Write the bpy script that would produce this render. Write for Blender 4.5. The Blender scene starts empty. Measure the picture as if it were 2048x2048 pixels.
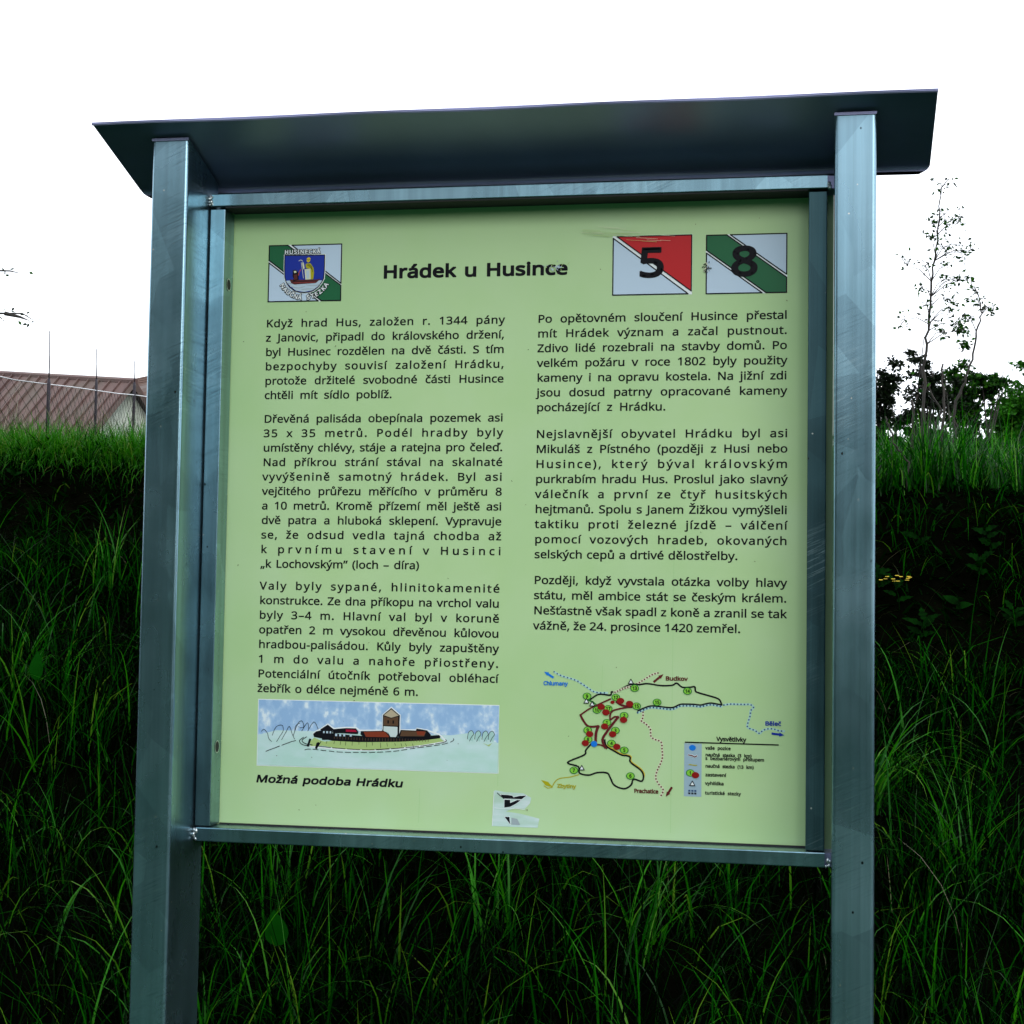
import bpy, math, random
import numpy as np
from mathutils import Vector, Matrix
from mathutils.geometry import tessellate_polygon

# ------------------------------------------------------------------ camera, world, sun, exposure
scene = bpy.context.scene
COL = scene.collection
CAM = (1.26148, -2.97618, 1.5)
YAW, PITCH, ROLL, FPX = -0.185524, 0.057987, 0.0154206, 3384.5   # focal length in pixels of a 2048 px wide frame
def cam_axes():
    cy, sy, cp, sp, cr, sr = math.cos(YAW), math.sin(YAW), math.cos(PITCH), math.sin(PITCH), math.cos(ROLL), math.sin(ROLL)
    f = Vector((sy*cp, cy*cp, sp)); r = Vector((cy, -sy, 0)); u = r.cross(f)
    return cr*r + sr*u, -sr*r + cr*u, f
CR, CU, CF = cam_axes()
cam = bpy.data.cameras.new('camera'); cam.sensor_width = 36; cam.lens = 36*FPX/2048
cam.clip_start = 0.05; cam.clip_end = 3000
camo = bpy.data.objects.new('camera', cam); COL.objects.link(camo)
M = Matrix((CR, CU, -CF)).transposed().to_4x4(); M.translation = Vector(CAM)
camo.matrix_world = M
scene.camera = camo

def at(x, y, Y):
    """point of the world at depth Y that the photograph shows at pixel x, y (of 2048)"""
    d = CF*FPX + CR*(x-1024) + CU*(1024-y)
    t = (Y-CAM[1])/d.y
    return Vector(CAM) + d*t

SUN_EL, SUN_AZ = math.radians(22), math.radians(150)
world = bpy.data.worlds.new('World'); scene.world = world; world.use_nodes = True
wn = world.node_tree; wn.nodes.clear()
def N(nt, t, **kw):
    n = nt.nodes.new(t)
    for k, v in kw.items(): setattr(n, k, v)
    return n
sky = N(wn, 'ShaderNodeTexSky', sky_type='NISHITA', sun_disc=False, sun_elevation=SUN_EL, sun_rotation=SUN_AZ)
tc = N(wn, 'ShaderNodeTexCoord'); noi = N(wn, 'ShaderNodeTexNoise'); noi.inputs['Scale'].default_value = 1.6; noi.inputs['Detail'].default_value = 5
wn.links.new(tc.outputs['Generated'], noi.inputs['Vector'])
cr_ = N(wn, 'ShaderNodeMapRange'); cr_.inputs[1].default_value = .3; cr_.inputs[2].default_value = .7; cr_.inputs[3].default_value = 17.0; cr_.inputs[4].default_value = 22.0
wn.links.new(noi.outputs['Fac'], cr_.inputs[0])
cc = N(wn, 'ShaderNodeCombineColor')
for i, k in enumerate((.96, 1.0, 1.06)):
    mm = N(wn, 'ShaderNodeMath', operation='MULTIPLY'); mm.inputs[1].default_value = k
    wn.links.new(cr_.outputs[0], mm.inputs[0]); wn.links.new(mm.outputs[0], cc.inputs[i])
mix = N(wn, 'ShaderNodeMix', data_type='RGBA'); mix.inputs[0].default_value = .88
wn.links.new(sky.outputs[0], mix.inputs[6]); wn.links.new(cc.outputs[0], mix.inputs[7])
bg = N(wn, 'ShaderNodeBackground'); bg.inputs['Strength'].default_value = .1
wo = N(wn, 'ShaderNodeOutputWorld')
wn.links.new(mix.outputs[2], bg.inputs[0]); wn.links.new(bg.outputs[0], wo.inputs[0])

sl = bpy.data.lights.new('sun', 'SUN'); sl.energy = 1.0; sl.angle = math.radians(35); sl.color = (1, .96, .9)
so = bpy.data.objects.new('sun', sl); COL.objects.link(so)
sv = Vector((math.sin(SUN_AZ)*math.cos(SUN_EL), math.cos(SUN_AZ)*math.cos(SUN_EL), math.sin(SUN_EL)))
so.rotation_euler = sv.to_track_quat('Z', 'Y').to_euler(); so.location = sv*20
vs = scene.view_settings; scene.display_settings.display_device = 'sRGB'
vs.view_transform = 'Standard'; vs.look = 'None'; vs.gamma = 1; vs.use_curve_mapping = False; vs.exposure = 0.0
scene.cycles.max_bounces = 8; scene.cycles.use_denoising = True

# ------------------------------------------------------------------ helpers
rnd = random.Random(7); rng = np.random.default_rng(11)
def tag(o, label=None, cat=None, group=None, kind=None):
    if label: o['label'] = label
    if cat: o['category'] = cat
    if group: o['group'] = group
    if kind: o['kind'] = kind
    return o
def empty(name, loc=(0, 0, 0)):
    o = bpy.data.objects.new(name, None); COL.objects.link(o); o.location = loc; return o
def link(name, me, mats, parent=None):
    for m in (mats if isinstance(mats, (list, tuple)) else [mats]): me.materials.append(m)
    o = bpy.data.objects.new(name, me); COL.objects.link(o)
    if parent is not None:
        o.parent = parent
        p, off = parent, Vector((0, 0, 0))
        while p is not None: off = off + Vector(p.location); p = p.parent
        me.transform(Matrix.Translation(-off))       # meshes are written in world coordinates
    return o
def mesh(name, verts, faces, mats, parent=None, smooth=False, mi=None):
    me = bpy.data.meshes.new(name); me.from_pydata([tuple(v) for v in verts], [], faces)
    if mi is not None: me.polygons.foreach_set('material_index', mi)
    if smooth: me.polygons.foreach_set('use_smooth', [True]*len(me.polygons))
    return link(name, me, mats, parent)
class MB:
    def __init__(s): s.v = []; s.f = []; s.m = []
    def add(s, v, f, m=0):
        b = len(s.v); s.v += [tuple(p) for p in v]; s.f += [tuple(i+b for i in q) for q in f]; s.m += [m]*len(f)
    def box(s, x0, x1, y0, y1, z0, z1, m=0):
        v = [(x, y, z) for z in (z0, z1) for y in (y0, y1) for x in (x0, x1)]
        s.add(v, [(0, 2, 3, 1), (4, 5, 7, 6), (0, 1, 5, 4), (2, 6, 7, 3), (0, 4, 6, 2), (1, 3, 7, 5)], m)
    def tube(s, pts, rad, n=6, m=0, cap=True):
        pts = [Vector(p) for p in pts]; k = len(pts); rad = rad if isinstance(rad, (list, tuple)) else [rad]*k
        vs_, ref = [], Vector((.3, 1, .2)).normalized()
        for i, p in enumerate(pts):
            d = (pts[min(i+1, k-1)]-pts[max(i-1, 0)]); d = d.normalized() if d.length > 1e-9 else Vector((0, 0, 1))
            a = d.cross(ref)
            if a.length < .05: a = d.cross(Vector((1, 0, 0)))
            a.normalize(); b = d.cross(a)
            for j in range(n):
                t = 2*math.pi*j/n; vs_.append(p+(a*math.cos(t)+b*math.sin(t))*rad[i])
        fs = [(i*n+j, i*n+(j+1) % n, (i+1)*n+(j+1) % n, (i+1)*n+j) for i in range(k-1) for j in range(n)]
        if cap: fs += [tuple(range(n))[::-1], tuple((k-1)*n+j for j in range(n))]
        s.add(vs_, fs, m)
    def build(s, name, mats, parent=None, smooth=False): return mesh(name, s.v, s.f, mats, parent, smooth, s.m)
def rounded_prism(axis, a0, a1, b0, b1, c0, c1, r, seg=5, top=None):
    """box with rounded long edges; the long axis is 'z' or 'x'; a,b are the cross section, c the length"""
    pts = []
    for cx, cy, t0 in ((a1-r, b1-r, 0), (a0+r, b1-r, 90), (a0+r, b0+r, 180), (a1-r, b0+r, 270)):
        for i in range(seg+1):
            t = math.radians(t0+90*i/seg); pts.append((cx+r*math.cos(t), cy+r*math.sin(t)))
    n = len(pts); v = []
    for e, c in enumerate((c0, c1)):
        for a, b in pts:
            cc_ = c if (e == 0 or top is None) else top(a, b)
            v.append((a, b, cc_) if axis == 'z' else (cc_, a, b))
    f = [(i, (i+1) % n, n+(i+1) % n, n+i) for i in range(n)]
    f += [tuple(range(n))[::-1], tuple(range(n, 2*n))]
    return v, f

# ------------------------------------------------------------------ materials
def mat(name, col, rough=.6, metal=0.0, spec=.5):
    m = bpy.data.materials.new(name); m.use_nodes = True
    b = m.node_tree.nodes['Principled BSDF']
    b.inputs['Base Color'].default_value = (*col, 1); b.inputs['Roughness'].default_value = rough
    b.inputs['Metallic'].default_value = metal; b.inputs['Specular IOR Level'].default_value = spec
    return m
def nodes(m): return m.node_tree, m.node_tree.nodes['Principled BSDF']
def coords(nt, scale=(1, 1, 1)):
    g = N(nt, 'ShaderNodeNewGeometry'); mp = N(nt, 'ShaderNodeMapping'); mp.inputs['Scale'].default_value = scale
    nt.links.new(g.outputs['Position'], mp.inputs['Vector']); return mp.outputs[0]
def noise(nt, scale, det=4, vec=None, sc=(1, 1, 1), rough=.55):
    n = N(nt, 'ShaderNodeTexNoise'); n.inputs['Scale'].default_value = scale; n.inputs['Detail'].default_value = det; n.inputs['Roughness'].default_value = rough
    nt.links.new(vec or coords(nt, sc), n.inputs['Vector']); return n.outputs['Fac']
def ramp(nt, fac, stops):
    r = N(nt, 'ShaderNodeValToRGB'); e = r.color_ramp.elements
    e[0].position, e[0].color = stops[0][0], (*stops[0][1], 1); e[1].position, e[1].color = stops[-1][0], (*stops[-1][1], 1)
    for p, c in stops[1:-1]: k = e.new(p); k.color = (*c, 1)
    nt.links.new(fac, r.inputs[0]); return r.outputs[0]
def mixc(nt, fac, a, b, blend='MIX'):
    x = N(nt, 'ShaderNodeMix', data_type='RGBA', blend_type=blend)
    for s_, i in ((fac, 0), (a, 6), (b, 7)):
        if hasattr(s_, 'is_linked') or hasattr(s_, 'links'): nt.links.new(s_, x.inputs[i])
        elif i == 0: x.inputs[0].default_value = s_
        else: x.inputs[i].default_value = (*s_, 1)
    return x.outputs[2]
def maprange(nt, f, a, b, c, d):
    m = N(nt, 'ShaderNodeMapRange'); nt.links.new(f, m.inputs[0])
    for i, v in enumerate((a, b, c, d)): m.inputs[i+1].default_value = v
    return m.outputs[0]
def bump(nt, b, h, strength=.2, dist=.01):
    n = N(nt, 'ShaderNodeBump'); n.inputs['Strength'].default_value = strength; n.inputs['Distance'].default_value = dist
    nt.links.new(h, n.inputs['Height']); nt.links.new(n.outputs[0], b.inputs['Normal'])

def metal_mat(name, c1, c2, r0, r1, metal=.75, line=(60, 60, 1.2), marks=1.0):
    m = mat(name, c1, .4, metal); nt, b = nodes(m)
    big = noise(nt, 5, 5, sc=(1, 1, .7)); fine = noise(nt, 1, 5, sc=line)
    col = ramp(nt, big, [(.3, c2), (.62, c1)])
    vp = N(nt, 'ShaderNodeTexVoronoi'); vp.inputs['Scale'].default_value = 11; nt.links.new(coords(nt, (1, 1, .8)), vp.inputs['Vector'])
    sep = N(nt, 'ShaderNodeSeparateColor'); nt.links.new(vp.outputs['Color'], sep.inputs[0])
    if marks: col = mixc(nt, 1.0, col, ramp(nt, sep.outputs[0], [(.2, (.86, .87, .88)), (.9, (1.1, 1.1, 1.1))]), 'MULTIPLY')
    f2 = ramp(nt, fine, [(.35, (.82, .82, .82)), (.65, (1.06, 1.06, 1.06))])
    col = mixc(nt, 1.0, col, f2, 'MULTIPLY')
    # dried specks and smears
    v = N(nt, 'ShaderNodeTexVoronoi'); v.inputs['Scale'].default_value = 26; nt.links.new(coords(nt), v.inputs['Vector'])
    dot = ramp(nt, v.outputs['Distance'], [(.0, (1, 1, 1)), (.035, (1, 1, 1)), (.05, (0, 0, 0))])
    if marks: col = mixc(nt, dot, col, (.5, .52, .5))
    v2 = N(nt, 'ShaderNodeTexVoronoi'); v2.inputs['Scale'].default_value = 19; nt.links.new(coords(nt, (1, 1, .8)), v2.inputs['Vector'])
    dot2 = ramp(nt, v2.outputs['Distance'], [(.0, (1, 1, 1)), (.03, (1, 1, 1)), (.05, (0, 0, 0))])
    if marks: col = mixc(nt, dot2, col, (.015, .02, .02))
    gm = N(nt, 'ShaderNodeNewGeometry'); rm = N(nt, 'ShaderNodeMapping', vector_type='TEXTURE'); rm.inputs['Rotation'].default_value = (0, -.42, 0); rm.inputs['Scale'].default_value = (.07, .07, .0036); nt.links.new(gm.outputs['Position'], rm.inputs['Vector'])
    scr = noise(nt, 1, 4, vec=rm.outputs[0], rough=.7)
    pat = noise(nt, 4.5, 2, sc=(1, 1, 1))
    k = N(nt, 'ShaderNodeMath', operation='MULTIPLY'); nt.links.new(maprange(nt, scr, .53, .70, 0, .5*marks), k.inputs[0]); nt.links.new(maprange(nt, pat, .5, .66, 0, 1), k.inputs[1])
    col = mixc(nt, k.outputs[0], col, (.42, .55, .60))
    kd = N(nt, 'ShaderNodeMath', operation='MULTIPLY'); nt.links.new(maprange(nt, scr, .46, .34, 0, .5*marks), kd.inputs[0]); nt.links.new(maprange(nt, pat, .48, .6, 0, 1), kd.inputs[1])
    col = mixc(nt, kd.outputs[0], col, (.05, .10, .13))
    nt.links.new(col, b.inputs['Base Color'])
    r = maprange(nt, big, .3, .7, r0, r1); nt.links.new(r, b.inputs['Roughness'])
    bump(nt, b, noise(nt, 7, 2), .05, .004)
    return m
M_post = metal_mat('galvanised_steel', (.235, .375, .455), (.185, .32, .39), .22, .32, .95)
M_bar = metal_mat('frame_steel', (.235, .38, .445), (.19, .32, .38), .22, .32, .95)
M_bar2 = metal_mat('dark_bar_steel', (.06, .13, .15), (.03, .07, .08), .3, .5, .8, (160, 160, 1.5))  # darker copy of the frame steel, used on the right bar
M_roof = metal_mat('roof_sheet_steel', (.27, .28, .47), (.24, .25, .43), .32, .38, .5, (2, 2, 2), 0)
M_weld = mat('weld_metal', (.55, .6, .62), .28, .8)
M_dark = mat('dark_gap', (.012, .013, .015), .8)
M_rim = mat('hole_rim', (.5, .6, .55), .35, .6)

M_panel = mat('printed_panel', (.40, .56, .29), .42, 0, .4); nt, b = nodes(M_panel)
n1 = noise(nt, 2.2, 4); n2 = noise(nt, 9, 3)
c = ramp(nt, n1, [(.3, (.375, .575, .27)), (.55, (.415, .60, .30)), (.75, (.435, .62, .365))])
c = mixc(nt, maprange(nt, n2, .35, .75, 0, .12), c, (.5, .62, .5))
nt.links.new(c, b.inputs['Base Color']); nt.links.new(maprange(nt, n2, .3, .7, .34, .5), b.inputs['Roughness'])
INK = {}
def ink(name, col, rough=.45):
    if name not in INK: INK[name] = mat('ink_'+name, col, rough, 0, .1 if name == 'black' else .3)
    return INK[name]
ink('black', (.006, .006, .009)); ink('white', (.72, .78, .80)); ink('pale', (.47, .60, .74)); ink('red', (.46, .004, .008))
ink('green', (.002, .105, .036)); ink('blue', (.0, .02, .30)); ink('brown', (.075, .008, .008)); ink('maroon', (.10, .004, .008))
ink('wine', (.22, .0, .0)); ink('lime', (.19, .50, .04)); ink('lime_dark', (.01, .16, .02)); ink('skyblue', (.0, .16, .62)); ink('navy', (.01, .05, .16)); ink('grass', (.36, .50, .18))
ink('rust', (.20, .03, .01)); ink('umber', (.09, .045, .022)); ink('thatch', (.42, .36, .25)); ink('cyan', (.36, .58, .55)); ink('grey', (.3, .36, .38))
ink('ochre', (.36, .34, .0)); ink('yellow', (.55, .42, .02)); ink('crimson', (.35, .0, .03)); ink('road', (.40, .55, .55)); ink('legend', (.28, .40, .48))
ink('cream', (.6, .62, .45)); ink('blush', (.42, .05, .04)); ink('foam', (.42, .54, .64)); ink('crease', (.35, .57, .27)); ink('wall', (.52, .62, .62))
m = ink('picture_sky', (.2, .36, .62)); nt, b = nodes(m)
c = ramp(nt, noise(nt, 55, 4, sc=(1, 1, .8)), [(.42, (.27, .44, .68)), (.56, (.36, .53, .74)), (.68, (.68, .78, .84))]); nt.links.new(c, b.inputs['Base Color'])
m = ink('picture_ground', (.37, .58, .56)); nt, b = nodes(m)
c = ramp(nt, noise(nt, 14, 3, sc=(1, 1, 2.2)), [(.35, (.42, .64, .58)), (.65, (.52, .69, .70))]); nt.links.new(c, b.inputs['Base Color'])
m = ink('sticker', (.5, .62, .6)); nt, b = nodes(m)
c = ramp(nt, noise(nt, 22, 3, sc=(.6, 1, 2.5)), [(.35, (.40, .56, .46)), (.5, (.47, .62, .58)), (.7, (.60, .68, .70))]); nt.links.new(c, b.inputs['Base Color'])

def leaf_mat(name, ramp_stops, transl=.3, rough=.38, spec=.5):
    m = bpy.data.materials.new(name); m.use_nodes = True; nt = m.node_tree; b = nt.nodes['Principled BSDF']
    a = N(nt, 'ShaderNodeAttribute', attribute_name='tint')
    c = ramp(nt, a.outputs['Fac'], ramp_stops)
    nt.links.new(c, b.inputs['Base Color']); b.inputs['Roughness'].default_value = rough; b.inputs['Specular IOR Level'].default_value = spec
    t = N(nt, 'ShaderNodeBsdfTranslucent'); nt.links.new(c, t.inputs[0])
    mx = N(nt, 'ShaderNodeMixShader'); mx.inputs[0].default_value = transl
    nt.links.new(b.outputs[0], mx.inputs[1]); nt.links.new(t.outputs[0], mx.inputs[2]); nt.links.new(mx.outputs[0], nt.nodes['Material Output'].inputs[0])
    return m
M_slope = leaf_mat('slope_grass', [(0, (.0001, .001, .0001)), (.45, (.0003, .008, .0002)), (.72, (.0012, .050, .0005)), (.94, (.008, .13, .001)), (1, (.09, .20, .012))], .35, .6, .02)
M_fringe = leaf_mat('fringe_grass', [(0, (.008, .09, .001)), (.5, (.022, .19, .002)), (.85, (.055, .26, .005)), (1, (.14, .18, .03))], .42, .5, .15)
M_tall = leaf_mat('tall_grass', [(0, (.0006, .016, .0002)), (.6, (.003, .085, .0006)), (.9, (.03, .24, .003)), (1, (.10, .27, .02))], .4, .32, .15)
M_straw_and_glints = leaf_mat('dry_stalks_and_glints', [(0, (.008, .010, .002)), (.7, (.03, .04, .008)), (.9, (.22, .20, .12)), (1, (.5, .47, .38))], .15, .5, .2)
M_leaf = leaf_mat('shrub_leaves', [(0, (.002, .012, .002)), (.5, (.006, .045, .003)), (1, (.035, .14, .006))], .4, .6, .1)
M_dleaf = leaf_mat('dark_leaves', [(0, (.002, .005, .002)), (1, (.006, .016, .004))], .15, .6, .1)
M_broad = leaf_mat('broad_leaves', [(0, (.0004, .006, .0006)), (1, (.002, .032, .001))], .3, .7, .02)
M_dock = leaf_mat('dock_leaf', [(0, (.001, .035, .001)), (1, (.003, .062, .002))], .4, .7, .02)
M_conifer = leaf_mat('far_leaves', [(0, (.004, .04, .002)), (1, (.03, .16, .006))], .35, .6, .1)
M_flower = mat('yellow_petals', (.45, .33, .01), .5)
M_bark = mat('bark', (.035, .028, .022), .85); nt, b = nodes(M_bark)
c = ramp(nt, noise(nt, 30, 4, sc=(1, 1, .3)), [(.3, (.012, .011, .010)), (.7, (.04, .034, .028))]); nt.links.new(c, b.inputs['Base Color'])
M_soil = mat('soil', (.02, .016, .01), 1.0, 0, .0); nt, b = nodes(M_soil)
c = ramp(nt, noise(nt, 7, 8), [(.3, (.0006, .0007, .0004)), (.55, (.0013, .0016, .0008)), (.8, (.003, .0035, .0015))]); nt.links.new(c, b.inputs['Base Color'])
bump(nt, b, noise(nt, 35, 6), .7, .03)

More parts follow.
